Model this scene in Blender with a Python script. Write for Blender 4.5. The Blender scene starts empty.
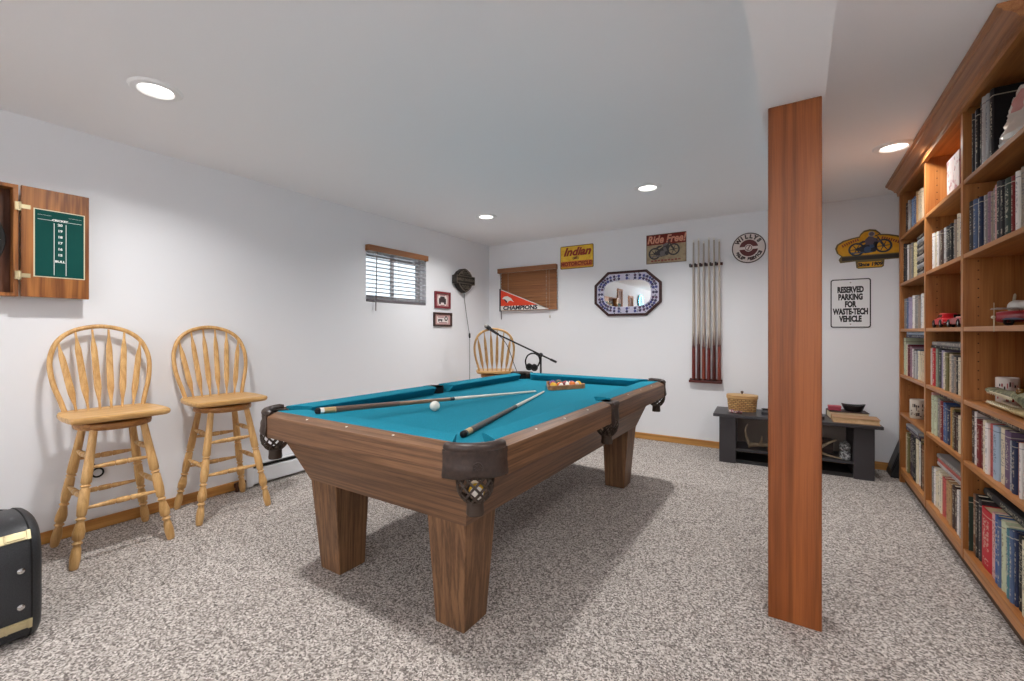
import bpy, bmesh, math, random
from mathutils import Vector, Matrix
random.seed(11)
PI=math.pi
COL=bpy.context.scene.collection
SC=bpy.context.scene

# ------------------------------------------------------------------ materials
def lin(h):
    if isinstance(h,str):
        h=h.lstrip('#'); c=[int(h[i:i+2],16)/255 for i in (0,2,4)]
    else: c=list(h)
    return tuple((x/12.92 if x<=.04045 else ((x+.055)/1.055)**2.4) for x in c)+(1,)
_m={}
def mat(name,col,rough=.5,metal=0,spec=.5,emit=None,es=0,coat=0):
    if name in _m: return _m[name]
    m=bpy.data.materials.new(name); m.use_nodes=True
    b=m.node_tree.nodes['Principled BSDF']
    b.inputs['Base Color'].default_value=lin(col); b.inputs['Roughness'].default_value=rough
    b.inputs['Metallic'].default_value=metal; b.inputs['Specular IOR Level'].default_value=spec
    b.inputs['Coat Weight'].default_value=coat
    if emit: b.inputs['Emission Color'].default_value=lin(emit); b.inputs['Emission Strength'].default_value=es
    _m[name]=m; return m
def nodes(m):
    nt=m.node_tree; return nt, nt.nodes, nt.links, nt.nodes['Principled BSDF']
def ramp(N,stops):
    r=N.new('ShaderNodeValToRGB'); e=r.color_ramp.elements
    e[0].position,e[0].color=stops[0][0],lin(stops[0][1]); e[1].position,e[1].color=stops[-1][0],lin(stops[-1][1])
    for p,c in stops[1:-1]:
        k=e.new(p); k.color=lin(c)
    return r
def wood(name,dark,light,axis='z',scale=1.0,rough=.4,streak=.55,coat=0.0,spec=.4,ring=1.0,fig=.45):
    """procedural timber: broad figure + fine fibre streaks running along one object axis"""
    if name in _m: return _m[name]
    m=mat(name,light,rough,0,spec,coat=coat); nt,N,L,b=nodes(m)
    tc=N.new('ShaderNodeTexCoord')
    def mp(along,across):
        q=N.new('ShaderNodeMapping'); s=[across*scale]*3; s['xyz'.index(axis)]=along*scale
        q.inputs['Scale'].default_value=s; L.new(tc.outputs['Object'],q.inputs['Vector']); return q
    a=mp(fig*ring,11*ring); n1=N.new('ShaderNodeTexNoise'); n1.inputs['Scale'].default_value=1.0; n1.inputs['Detail'].default_value=3; n1.inputs['Distortion'].default_value=.35
    L.new(a.outputs[0],n1.inputs['Vector'])
    mu=N.new('ShaderNodeMath'); mu.operation='MULTIPLY'; mu.inputs[1].default_value=4.0; L.new(n1.outputs['Fac'],mu.inputs[0])
    fr=N.new('ShaderNodeMath'); fr.operation='PINGPONG'; fr.inputs[1].default_value=.5; L.new(mu.outputs[0],fr.inputs[0])
    f=mp(4,170); n2=N.new('ShaderNodeTexNoise'); n2.inputs['Scale'].default_value=1.0; n2.inputs['Detail'].default_value=4; L.new(f.outputs[0],n2.inputs['Vector'])
    mx=N.new('ShaderNodeMix'); mx.data_type='FLOAT'; mx.inputs[0].default_value=streak
    dd=N.new('ShaderNodeMath'); dd.operation='MULTIPLY'; dd.inputs[1].default_value=2.0; L.new(fr.outputs[0],dd.inputs[0])
    L.new(dd.outputs[0],mx.inputs[2]); L.new(n2.outputs['Fac'],mx.inputs[3])
    r=ramp(N,[(.22,dark),(.72,light)]); L.new(mx.outputs[0],r.inputs[0]); L.new(r.outputs[0],b.inputs['Base Color'])
    bp=N.new('ShaderNodeBump'); bp.inputs['Strength'].default_value=.06; bp.inputs['Distance'].default_value=.002
    L.new(n2.outputs['Fac'],bp.inputs['Height']); L.new(bp.outputs[0],b.inputs['Normal'])
    return m
def speckle(name,stops,scale,rough=.9,bump=.4,dist=.004,detail=2,spec=.1,tuft=0):
    if name in _m: return _m[name]
    m=mat(name,stops[0][1],rough,0,spec); nt,N,L,b=nodes(m)
    tc=N.new('ShaderNodeTexCoord'); n=N.new('ShaderNodeTexNoise'); n.inputs['Scale'].default_value=scale; n.inputs['Detail'].default_value=detail
    n.inputs['Roughness'].default_value=.8 if detail>4 else .65
    L.new(tc.outputs['Object'],n.inputs['Vector'])
    fac=n.outputs['Fac']
    if tuft:
        v=N.new('ShaderNodeTexVoronoi'); v.inputs['Scale'].default_value=tuft; L.new(tc.outputs['Object'],v.inputs['Vector'])
        sx=N.new('ShaderNodeSeparateColor'); L.new(v.outputs['Color'],sx.inputs[0])
        mx=N.new('ShaderNodeMix'); mx.data_type='FLOAT'; mx.inputs[0].default_value=.42; L.new(fac,mx.inputs[2]); L.new(sx.outputs[0],mx.inputs[3]); fac=mx.outputs[0]
    r=ramp(N,stops); L.new(fac,r.inputs[0]); L.new(r.outputs[0],b.inputs['Base Color'])
    if bump:
        bp=N.new('ShaderNodeBump'); bp.inputs['Strength'].default_value=bump; bp.inputs['Distance'].default_value=dist
        L.new(n.outputs['Fac'],bp.inputs['Height']); L.new(bp.outputs[0],b.inputs['Normal'])
    return m
def spine(name,col,ink):
    """book cover cloth with ink marks and bands on the spine"""
    if name in _m: return _m[name]
    m=mat(name,col,.6,0,.3); nt,N,L,b=nodes(m)
    tc=N.new('ShaderNodeTexCoord'); sp=N.new('ShaderNodeSeparateXYZ'); L.new(tc.outputs['Generated'],sp.inputs[0])
    q=N.new('ShaderNodeMapping'); q.inputs['Scale'].default_value=(40,90,150); L.new(tc.outputs['Object'],q.inputs['Vector'])
    oi=N.new('ShaderNodeObjectInfo'); q2=N.new('ShaderNodeVectorMath'); q2.operation='ADD'
    mm=N.new('ShaderNodeMath'); mm.operation='MULTIPLY'; mm.inputs[1].default_value=50; L.new(oi.outputs['Random'],mm.inputs[0])
    L.new(q.outputs[0],q2.inputs[0]); L.new(mm.outputs[0],q2.inputs[1])
    n=N.new('ShaderNodeTexNoise'); n.inputs['Scale'].default_value=1.0; n.inputs['Detail'].default_value=1; L.new(q2.outputs[0],n.inputs['Vector'])
    g=N.new('ShaderNodeMath'); g.operation='GREATER_THAN'; g.inputs[1].default_value=.53; L.new(n.outputs['Fac'],g.inputs[0])
    # title zone in height and centred across the spine
    def band(out,c,w):
        s=N.new('ShaderNodeMath'); s.operation='SUBTRACT'; s.inputs[1].default_value=c; L.new(out,s.inputs[0])
        a=N.new('ShaderNodeMath'); a.operation='ABSOLUTE'; L.new(s.outputs[0],a.inputs[0])
        k=N.new('ShaderNodeMath'); k.operation='LESS_THAN'; k.inputs[1].default_value=w; L.new(a.outputs[0],k.inputs[0]); return k.outputs[0]
    def mul(x,y):
        k=N.new('ShaderNodeMath'); k.operation='MULTIPLY'; L.new(x,k.inputs[0]); L.new(y,k.inputs[1]); return k.outputs[0]
    def mxx(x,y):
        k=N.new('ShaderNodeMath'); k.operation='MAXIMUM'; L.new(x,k.inputs[0]); L.new(y,k.inputs[1]); return k.outputs[0]
    t=mul(mul(band(sp.outputs['Z'],.58,.26),band(sp.outputs['Y'],.5,.28)),g.outputs[0])
    t=mxx(t,mul(mul(band(sp.outputs['Z'],.13,.05),band(sp.outputs['Y'],.5,.25)),g.outputs[0]))
    t=mxx(t,band(sp.outputs['Z'],.9,.008))
    dm=N.new('ShaderNodeMath'); dm.operation='MULTIPLY'; dm.inputs[1].default_value=.55; L.new(t,dm.inputs[0])
    mx=N.new('ShaderNodeMix'); mx.data_type='RGBA'; L.new(dm.outputs[0],mx.inputs[0]); mx.inputs[6].default_value=lin(col); mx.inputs[7].default_value=lin(ink)
    L.new(mx.outputs[2],b.inputs['Base Color'])
    return m

# ------------------------------------------------------------------ mesh builder
def frames(P):
    out=[]; up=None
    for i,p in enumerate(P):
        a=P[max(i-1,0)]; c=P[min(i+1,len(P)-1)]
        t=(c-a).normalized()
        if up is None:
            up=Vector((0,0,1)) if abs(t.z)<.9 else Vector((1,0,0))
        u=(up-t*up.dot(t)).normalized(); v=t.cross(u); up=u
        out.append((u,v))
    return out
def cr(pts,n=6,closed=False):
    """catmull-rom through points"""
    P=[Vector(p) for p in pts]; o=[]; N=len(P)
    rng=range(N) if closed else range(N-1)
    for i in rng:
        g=(lambda k:P[k%N]) if closed else (lambda k:P[min(max(k,0),N-1)])
        a,b,c,d=g(i-1),g(i),g(i+1),g(i+2)
        for k in range(n):
            t=k/n
            o.append(.5*((2*b)+(c-a)*t+(2*a-5*b+4*c-d)*t*t+(3*b-a-3*c+d)*t**3))
    if not closed: o.append(P[-1])
    return o
class MB:
    def __init__(s): s.b=bmesh.new(); s.mi=0
    def face(s,vs):
        try:
            f=s.b.faces.new(vs); f.material_index=s.mi; return f
        except ValueError: return None
    def verts(s,pts,M=None):
        return [s.b.verts.new((M@Vector(p)) if M else Vector(p)) for p in pts]
    def loft(s,loops,cap=True,close=False,M=None):
        V=[s.verts(l,M) for l in loops]; n=len(loops[0]); R=len(V)
        for i in range(R if close else R-1):
            a,b=V[i],V[(i+1)%R]
            for k in range(n): s.face([a[k],a[(k+1)%n],b[(k+1)%n],b[k]])
        if cap and not close: s.face(list(reversed(V[0]))); s.face(V[-1])
        return V
    def box(s,x0,x1,y0,y1,z0,z1,M=None):
        s.loft([[(x0,y0,z0),(x1,y0,z0),(x1,y1,z0),(x0,y1,z0)],[(x0,y0,z1),(x1,y0,z1),(x1,y1,z1),(x0,y1,z1)]],M=M)
    def prism(s,poly,z0,z1,M=None):
        s.loft([[(p[0],p[1],z0) for p in poly],[(p[0],p[1],z1) for p in poly]],M=M)
    def ring(s,outer,inner,z0,z1,M=None):
        s.loft([[(p[0],p[1],z0) for p in outer],[(p[0],p[1],z1) for p in outer],[(p[0],p[1],z1) for p in inner],[(p[0],p[1],z0) for p in inner]],close=True,M=M)
    def lathe(s,prof,n=20,M=None,cap=True):
        s.loft([[(r*math.cos(2*PI*k/n),r*math.sin(2*PI*k/n),z) for k in range(n)] for r,z in prof],cap=cap,M=M)
    def tube(s,pts,r,n=8,cap=True,flat=None):
        P=[Vector(p) for p in pts]; F=frames(P); loops=[]
        for i,(p,(u,v)) in enumerate(zip(P,F)):
            ri=r[i] if isinstance(r,(list,tuple)) else r; rv=ri if flat is None else ri*flat
            loops.append([p+u*(ri*math.cos(2*PI*k/n))+v*(rv*math.sin(2*PI*k/n)) for k in range(n)])
        s.loft(loops,cap=cap)
    def axis_lathe(s,a,b,prof,n=12):
        """turned profile [(t,r)] between two points"""
        a,b=Vector(a),Vector(b); d=b-a; L=d.length
        M=Matrix.Translation(a)@d.to_track_quat('Z','Y').to_matrix().to_4x4()
        s.lathe([(r,t*L) for t,r in prof],n,M)
    def sphere(s,c,r,u=16,v=10,sc=(1,1,1)):
        pr=[(r*math.sin(PI*i/v)if 0<i<v else r*.001,-r*math.cos(PI*i/v)) for i in range(v+1)]
        M=Matrix.Translation(Vector(c))@Matrix.Diagonal((*sc,1)); s.lathe(pr,u,M)
    def torus(s,R,r,M=None,n=24,k=8,sy=1):
        s.loft([[((R+r*math.cos(2*PI*j/k))*math.cos(2*PI*i/n),sy*(R+r*math.cos(2*PI*j/k))*math.sin(2*PI*i/n),r*math.sin(2*PI*j/k)) for j in range(k)] for i in range(n)],close=True,M=M)
    def text(s,body,size,M,sx=1,offset=0,shear=0,ext=.0006):
        cu=bpy.data.curves.new('t','FONT'); cu.body=body; cu.size=size; cu.align_x='CENTER'; cu.align_y='CENTER'
        cu.offset=offset; cu.shear=shear; cu.extrude=ext; cu.resolution_u=3
        o=bpy.data.objects.new('t',cu); COL.objects.link(o); dg=bpy.context.evaluated_depsgraph_get(); dg.update()
        me=bpy.data.meshes.new_from_object(o.evaluated_get(dg)); COL.objects.unlink(o); bpy.data.objects.remove(o); bpy.data.curves.remove(cu)
        n0=len(s.b.faces); v0=len(s.b.verts); s.b.from_mesh(me); bpy.data.meshes.remove(me)
        s.b.verts.ensure_lookup_table(); s.b.faces.ensure_lookup_table()
        T=M@Matrix.Diagonal((sx,1,1,1))
        for v in s.b.verts[v0:]: v.co=T@v.co
        for f in s.b.faces[n0:]: f.material_index=s.mi
    def build(s,name,mats,parent=None,smooth=35,bevel=0,seg=2,loc=None,rot=None,sub=0):
        bmesh.ops.recalc_face_normals(s.b,faces=s.b.faces)
        me=bpy.data.meshes.new(name); s.b.to_mesh(me); s.b.free()
        for m in (mats if isinstance(mats,(list,tuple)) else [mats]): me.materials.append(m)
        if smooth:
            me.shade_smooth(); me.set_sharp_from_angle(angle=math.radians(smooth))
        o=bpy.data.objects.new(name,me); COL.objects.link(o)
        if parent: o.parent=parent
        if loc: o.location=loc
        if rot: o.rotation_euler=rot
        if bevel:
            b=o.modifiers.new('Bevel','BEVEL'); b.width=bevel; b.segments=seg; b.limit_method='ANGLE'; b.angle_limit=math.radians(40); b.harden_normals=False
        if sub:
            q=o.modifiers.new('Subsurf','SUBSURF'); q.levels=sub; q.render_levels=sub
        return o
def tag(o,label=None,cat=None,group=None,kind=None):
    if label: o['label']=label
    if cat: o['category']=cat
    if group: o['group']=group
    if kind: o['kind']=kind
    return o
def thing(name,label,cat,loc=(0,0,0),rot=(0,0,0),group=None):
    o=bpy.data.objects.new(name,None); COL.objects.link(o); o.empty_display_size=.05
    o.location=loc; o.rotation_euler=rot; return tag(o,label,cat,group)
def copy_tree(o,parent=None):
    c=o.copy(); COL.objects.link(c)
    if parent: c.parent=parent
    for ch in list(o.children): copy_tree(ch,c)
    return c
def struct(mb,name,m,**k): return tag(mb.build(name,m,**k),kind='structure')
def circ(r,n=32,cx=0,cy=0,a0=0,sy=1): return [(cx+r*math.cos(a0+2*PI*k/n),cy+sy*r*math.sin(a0+2*PI*k/n)) for k in range(n)]
def rrect(w,h,r,n=6,cx=0,cy=0):
    o=[]
    for sx,sy,a in ((1,-1,-PI/2),(1,1,0),(-1,1,PI/2),(-1,-1,PI)):
        for k in range(n+1):
            t=a+PI/2*k/n; o.append((cx+sx*(w/2-r)+r*math.cos(t),cy+sy*(h/2-r)+r*math.sin(t)))
    return o
def Tr(x,y,z): return Matrix.Translation((x,y,z))
def Rm(a,ax): return Matrix.Rotation(a,4,ax)
BACK=(PI/2,0,0)          # local x right, y up, z out of the back wall
LEFT=(PI/2,0,PI/2)       # the same for the left wall

# ------------------------------------------------------------------ palette
wallp=mat('wall_paint','#eeeff2',.75,0,.2)
ceilp=mat('ceiling_paint','#f8f8fa',.85,0,.2)
oak_y=wood('oak_baseboard_y','#a87238','#cf9a56','y',1,.45)
oak_x=wood('oak_baseboard_x','#a87238','#cf9a56','x',1,.45)
white_metal=mat('white_metal','#e4e6e9',.35,0,.5)
white_vinyl=mat('white_vinyl','#eef0f3',.4,0,.5)
black_metal=mat('black_metal','#1b1b1c',.4,.3,.5)
black_paint=mat('black_paint','#3a373a',.38,0,.45)
black_rubber=mat('black_rubber','#161617',.7,0,.3)
brass=mat('brass','#cdbf98',.36,.85,.5)
chrome=mat('chrome','#c8c8c8',.2,1,.5)
leather=speckle('brown_leather',[(.3,'#261a14'),(.7,'#3e2d25')],60,.36,.25,.002,spec=.5)
ink_black=mat('ink_black','#1c1a1c',.5); ink_white=mat('ink_white','#f0eee8',.5)

# ------------------------------------------------------------------ room
XL,YB,H,XR,YR=-3.586,4.987,2.395,1.015,-3.9
carpet=speckle('carpet_pile',[(.22,'#4c4541'),(.40,'#88807b'),(.50,'#aaa19a'),(.60,'#c6beb7'),(.78,'#ebe5df')],100,.95,.25,.004,5,tuft=160)
m=MB(); m.box(XL-.2,XR+.2,YR-.2,YB+.2,-.06,0); struct(m,'floor',carpet,smooth=0)
m=MB(); m.box(XL-.2,XR+.2,YR-.2,YB+.2,H,H+.08); struct(m,'ceiling',ceilp,smooth=0)
W1=(2.90,3.745,1.505,2.05)      # left window: y0 y1 z0 z1
W2=(-3.395,-2.54,1.49,2.05)     # back window: x0 x1 z0 z1
T=.16
m=MB()
m.box(XL-T,XL,YR-.2,W1[0],0,H); m.box(XL-T,XL,W1[1],YB+T,0,H); m.box(XL-T,XL,W1[0],W1[1],0,W1[2]); m.box(XL-T,XL,W1[0],W1[1],W1[3],H)
struct(m,'wall_left',wallp,smooth=0)
m=MB()
m.box(XL,W2[0],YB,YB+T,0,H); m.box(W2[1],XR+.2,YB,YB+T,0,H); m.box(W2[0],W2[1],YB,YB+T,0,W2[2]); m.box(W2[0],W2[1],YB,YB+T,W2[3],H)
struct(m,'wall_back',wallp,smooth=0)
m=MB(); m.box(XR,XR+T,YR-.2,YB,0,H); struct(m,'wall_right',wallp,smooth=0)
m=MB(); m.box(XL,XR,YR-T,YR,0,H); struct(m,'wall_rear',wallp,smooth=0)
def base(n,x0,x1,y0,y1,mm):
    m=MB(); m.box(x0,x1,y0,y1,0,.068); struct(m,n,mm,bevel=.004)
base('baseboard_left',XL,XL+.014,YR,1.735,oak_y)
base('baseboard_back',XL+.07,XR,YB-.014,YB,oak_x)
# dropped beam boxed in drywall
m=MB(); m.box(-.125,.098,YR,YB,2.145,H); struct(m,'trim_1',ceilp,smooth=0)
# windows
glass=mat('window_glass','#ffffff',.02); glass.node_tree.nodes['Principled BSDF'].inputs['Transmission Weight'].default_value=1; glass.node_tree.nodes['Principled BSDF'].inputs['IOR'].default_value=1.01
def window(n,w,h,loc,rot):
    root=bpy.data.objects.new(n,None); COL.objects.link(root); root.location=loc; root.rotation_euler=rot; tag(root,kind='structure')
    m=MB(); m.ring(rrect(w,h,.001,1),rrect(w-.07,h-.07,.001,1),-.14,-.06); m.build('window_frame',white_vinyl,root,smooth=0,bevel=.003)
    for k,(cx,z) in enumerate(((-w/4+.01,-.09),(w/4-.01,-.115))):
        m=MB(); m.ring(rrect(w/2,h-.07,.001,1,cx=cx),rrect(w/2-.08,h-.15,.001,1,cx=cx),z-.012,z+.012); s=m.build('sash',white_vinyl,root,smooth=0,bevel=.002)
        m=MB(); m.box(cx-w/4+.035,cx+w/4-.035,-h/2+.07,h/2-.07,z-.002,z+.002); m.build('pane',glass,s,smooth=0)
    return root
window('window_1',W1[1]-W1[0],W1[3]-W1[2],(XL,(W1[0]+W1[1])/2,(W1[2]+W1[3])/2),LEFT)
window('window_2',W2[1]-W2[0],W2[3]-W2[2],((W2[0]+W2[1])/2,YB,(W2[2]+W2[3])/2),BACK)

# ------------------------------------------------------------------ recessed lights
lens=mat('lit_lens','#ffffff',.5,emit='#fff8f0',es=7)
can=mat('light_trim_white','#f4f4f4',.4)
def light_spot(x,y,label,k=1):
    t=thing('recessed_light',label,'ceiling light',(x,y,H),group='recessed ceiling lights')
    m=MB(); m.lathe([(.066,-.003),(.075,-.012),(.10,-.010),(.110,-.001),(.110,0),(.066,0),(.066,-.003)],40,cap=False); m.build('trim_ring',can,t)
    m=MB(); m.lathe([(.001,-.006),(.066,-.004),(.066,-.001),(.001,-.001)],32); m.build('lens',lens,t)
    l=bpy.data.lights.new('lamp','AREA'); l.shape='DISK'; l.size=.13; l.energy=LAMP*k; l.color=(1,.985,.97); l.spread=math.radians(145)
    o=bpy.data.objects.new('lamp',l); COL.objects.link(o); o.parent=t; o.location=(0,0,-.016)
LAMP=17; UPL=66
for x,y,s in ((-2.65,.88,'white recessed ceiling light nearest the dart cabinet, above the wooden bar stools'),
            (-2.69,3.69,'white recessed ceiling light in the far left, nearest the corner of the room'),
            (-1.03,3.67,'white recessed ceiling light above the far end of the pool table'),
            (.53,3.72,'white recessed ceiling light beside the bookcase crown moulding'),
            (-1.03,.88,'added unseen recessed ceiling light above the near end of the pool table'),  # from here on: lights added outside the view to raise the brightness
            (.35,.88,'added unseen recessed ceiling light right of the beam and near the viewer'),
            (-2.65,-1.95,'added unseen recessed ceiling light behind the viewer along the left wall'),
            (-1.03,-1.95,'added unseen recessed ceiling light behind the viewer in the middle of the ceiling'),
            (.53,-1.95,'added unseen recessed ceiling light behind the viewer along the right wall')):
    light_spot(x,y,s,.55 if (x,y)==(.53,3.72) else (.35 if y<0 else (.65 if y<1 and x>-2 else 1.1)))

# ------------------------------------------------------------------ wooden column under the beam
colm=wood('column_fir','#6e3712','#985527','z',1,.42,.6,ring=.8,fig=.25)
m=MB(); m.box(-.0935,.0935,-.0935,.0935,0,2.145)
tag(m.build('wooden_column',colm,bevel=.004,loc=(-.006,2.2445,0)),'tall square reddish brown wooden post standing under the white ceiling beam','column')

# ------------------------------------------------------------------ baseboard heater
t=thing('baseboard_heater','low white metal baseboard heater along the left wall behind the pool table','heater',(XL,1.735,0))
Lh=2.75
m=MB(); m.loft([[(x,y,z) for x,z in ((.002,.022),(.062,.022),(.066,.03),(.066,.135),(.06,.14),(.058,.135),(.06,.03),(.002,.028))] for y in (.05,Lh)]); m.box(.002,.008,.05,Lh,.02,.172); m.box(.002,.05,.05,Lh,.166,.174); m.build('cover',white_metal,t,smooth=20)
m=MB(); m.box(.008,.054,.05,Lh,.03,.075);
m.box(.008,.056,.05,Lh,.146,.158); m.build('fin_element',black_metal,t)
m=MB(); m.box(.002,.07,.0,.05,.012,.176); m.build('end_cap',white_metal,t,bevel=.004)
m=MB(); m.tube([(.05,-.06,.0),(.05,-.06,.05),(.05,-.05,.06),(.05,-.0,.06)],.013,10); m.lathe([(.02,0),(.02,.03),(.012,.032)],12,Tr(.05,-.06,.035)); m.build('pipe_elbow',mat('aged_copper','#5a3a2a',.4,.7),t)
# small dark cable loop on the wall behind the stool
m=MB(); m.torus(.026,.005,Tr(0,0,.008)); m.tube([(0,.026,.008),(-.02,.06,.006),(-.055,.075,.004)],.004)
tag(m.build('cable_loop',black_rubber,loc=(XL+.001,.897,.345),rot=LEFT),'small black cable loop fixed low on the left wall behind the front stool','cable')
# ------------------------------------------------------------------ pool table
HX,HY=.715,1.27
TX,TY=-1.575,2.415
D1,D2='#4e3523','#815d41'
wx=wood('walnut_laminate_x',D1,D2,'x',3.2,.42,.6,spec=.35,fig=.22); wy=wood('walnut_laminate_y',D1,D2,'y',3.2,.42,.6,spec=.35,fig=.22); wz=wood('walnut_laminate_z',D1,'#856143','z',3.0,.42,.6,spec=.35,fig=.22)
cloth=speckle('teal_cloth',[(.3,'#19758a'),(.7,'#1f849c')],300,.9,.15,.001,1,spec=.1)
tbl=thing('pool_table','large walnut pool table with teal cloth, leather pockets and tapered legs','pool table',(TX,TY,0))
# bed with pocket notches
def arc(cx,cy,r,a0,a1,n=10): return [(cx+r*math.cos(math.radians(a0+(a1-a0)*k/n)),cy+r*math.sin(math.radians(a0+(a1-a0)*k/n))) for k in range(n+1)]
bx,by=HX-.09,HY-.09
hc=.092; hr=.049; ext=.157
poly=[]
poly+=[(bx,.055)]+arc(HX-hc,HY-hc,hr+.002,285,165)
poly+=arc(-HX+hc,HY-hc,hr+.002,15,-105)
poly+=arc(-HX+.08,0,.052,60,-60)
poly+=arc(-HX+hc,-HY+hc,hr+.002,105,-15)
poly+=arc(HX-hc,-HY+hc,hr+.002,195,75)
poly+=arc(HX-.08,0,.052,240,120)
m=MB(); m.prism(poly,.73,.758); m.build('cloth_bed',cloth,tbl,smooth=0)
rp=[(0,.695),(0,.786),(.004,.795),(.014,.801),(.046,.810),(.05,.813),(.05,.74),(.02,.695)]
cp=[(.05,.8125),(.054,.815),(.12,.8145),(.160,.812),(.167,.808),(.165,.803),(.126,.757),(.05,.757)]
# the six rails: position functions map (depth from outer edge, along, z)
def rail(fn,a,b,mm,ka,kb):
    m=MB(); m.loft([[fn(d,a,z) for d,z in rp],[fn(d,b,z) for d,z in rp]])
    m.mi=1
    n=3
    for k in range(1,n+1):
        s=a+(b-a)*k/(n+1); p=fn(.030,s,.8060); m.lathe([(.005,-.002),(.005,.0010),(.001,.0014)],10,Tr(*p))
    r=m.build('rail',[mm,ink_white],tbl,smooth=30)
    m=MB(); m.loft([[fn(d,a+ka*max(d-.05,0)*.75,z) for d,z in cp],[fn(d,b-kb*max(d-.05,0)*.75,z) for d,z in cp]]); m.build('cushion',cloth,r,smooth=15)
for s in (-1,1):
    rail(lambda d,t,z,s=s:(t,s*(HY-d),z),-HX+ext,HX-ext,wx,.9,.9)
    rail(lambda d,t,z,s=s:(s*(HX-d),t,z),-HY+ext,-.06,wy,.9,.4)
    rail(lambda d,t,z,s=s:(s*(HX-d),t,z),.06,HY-ext,wy,.4,.9)
# apron: four splayed panels
at=(.60,1.185,.70); ab=(.503,1.078,.45)
def panel(c1,c2,nx,ny,mm):
    m=MB(); q=[(c1[0]*at[0],c1[1]*at[1],at[2]),(c2[0]*at[0],c2[1]*at[1],at[2]),(c2[0]*ab[0],c2[1]*ab[1],ab[2]),(c1[0]*ab[0],c1[1]*ab[1],ab[2])]
    i=[(x-nx*.03,y-ny*.03,z) for x,y,z in q]
    # keep the mitres: pull the inner loop in along the other axis as well
    i=[(x-(.03*(1 if x>0 else -1) if nx==0 else 0),y-(.03*(1 if y>0 else -1) if ny==0 else 0),z) for x,y,z in i]
    m.loft([q,i]); m.build('apron_panel',mm,tbl,smooth=0)
panel((-1,-1),(1,-1),0,-1,wx); panel((-1,1),(1,1),0,1,wx); panel((-1,-1),(-1,1),-1,0,wy); panel((1,-1),(1,1),1,0,wy)
m=MB(); m.box(-ab[0]+.03,ab[0]-.03,-ab[1]+.03,ab[1]-.03,.455,.475); m.build('base_board',mat('table_underside','#5a4030',.7),tbl,smooth=0)
for sx in (-1,1):
    for sy in (-1,1):
        def sq(o_x,o_y,w,z): return [(sx*(ab[0]-o_x),sy*(ab[1]-o_y),z),(sx*(ab[0]-o_x-w),sy*(ab[1]-o_y),z),(sx*(ab[0]-o_x-w),sy*(ab[1]-o_y-w),z),(sx*(ab[0]-o_x),sy*(ab[1]-o_y-w),z)]
        m=MB(); m.loft([sq(.036,.034,.152,0),sq(0,0,.203,.455)]); m.build('leg',wz,tbl,smooth=0,bevel=.004)
# pockets
net_m=mat('net_leather','#3a2c22',.55,0,.4)
def net(parent,cx,cy,ox=0,oy=0):
    """lattice basket under a pocket, hanging slightly off the vertical"""
    pr=[(.058,.712),(.063,.694),(.063,.672),(.058,.647),(.045,.626),(.031,.614)]
    def pt(a,t):
        f=t*(len(pr)-1); i=min(int(f),len(pr)-2); q=f-i; r=pr[i][0]*(1-q)+pr[i+1][0]*q; z=pr[i][1]*(1-q)+pr[i+1][1]*q
        return (cx+r*math.cos(a),cy+r*math.sin(a),z)
    m=MB(); n=10
    for k in range(n):
        for s in (-1,1):
            m.tube([pt(2*PI*(k+.5)/n+s*1.75*t/12,t/12) for t in range(13)],.0036,5,flat=1.5)
    for t in (0,.98): m.tube([pt(2*PI*k/24,t) for k in range(25)],.0045,6)
    m.lathe([(.031,0),(.030,-.02),(.032,-.044),(.030,-.050),(.025,-.048),(.025,0)],16,Tr(cx,cy,.615))
    return m.build('net',net_m,parent,smooth=50)
def P(pts,sx,sy): return [(sx*HX-sx*x,sy*HY-sy*y) for x,y in pts]
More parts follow.
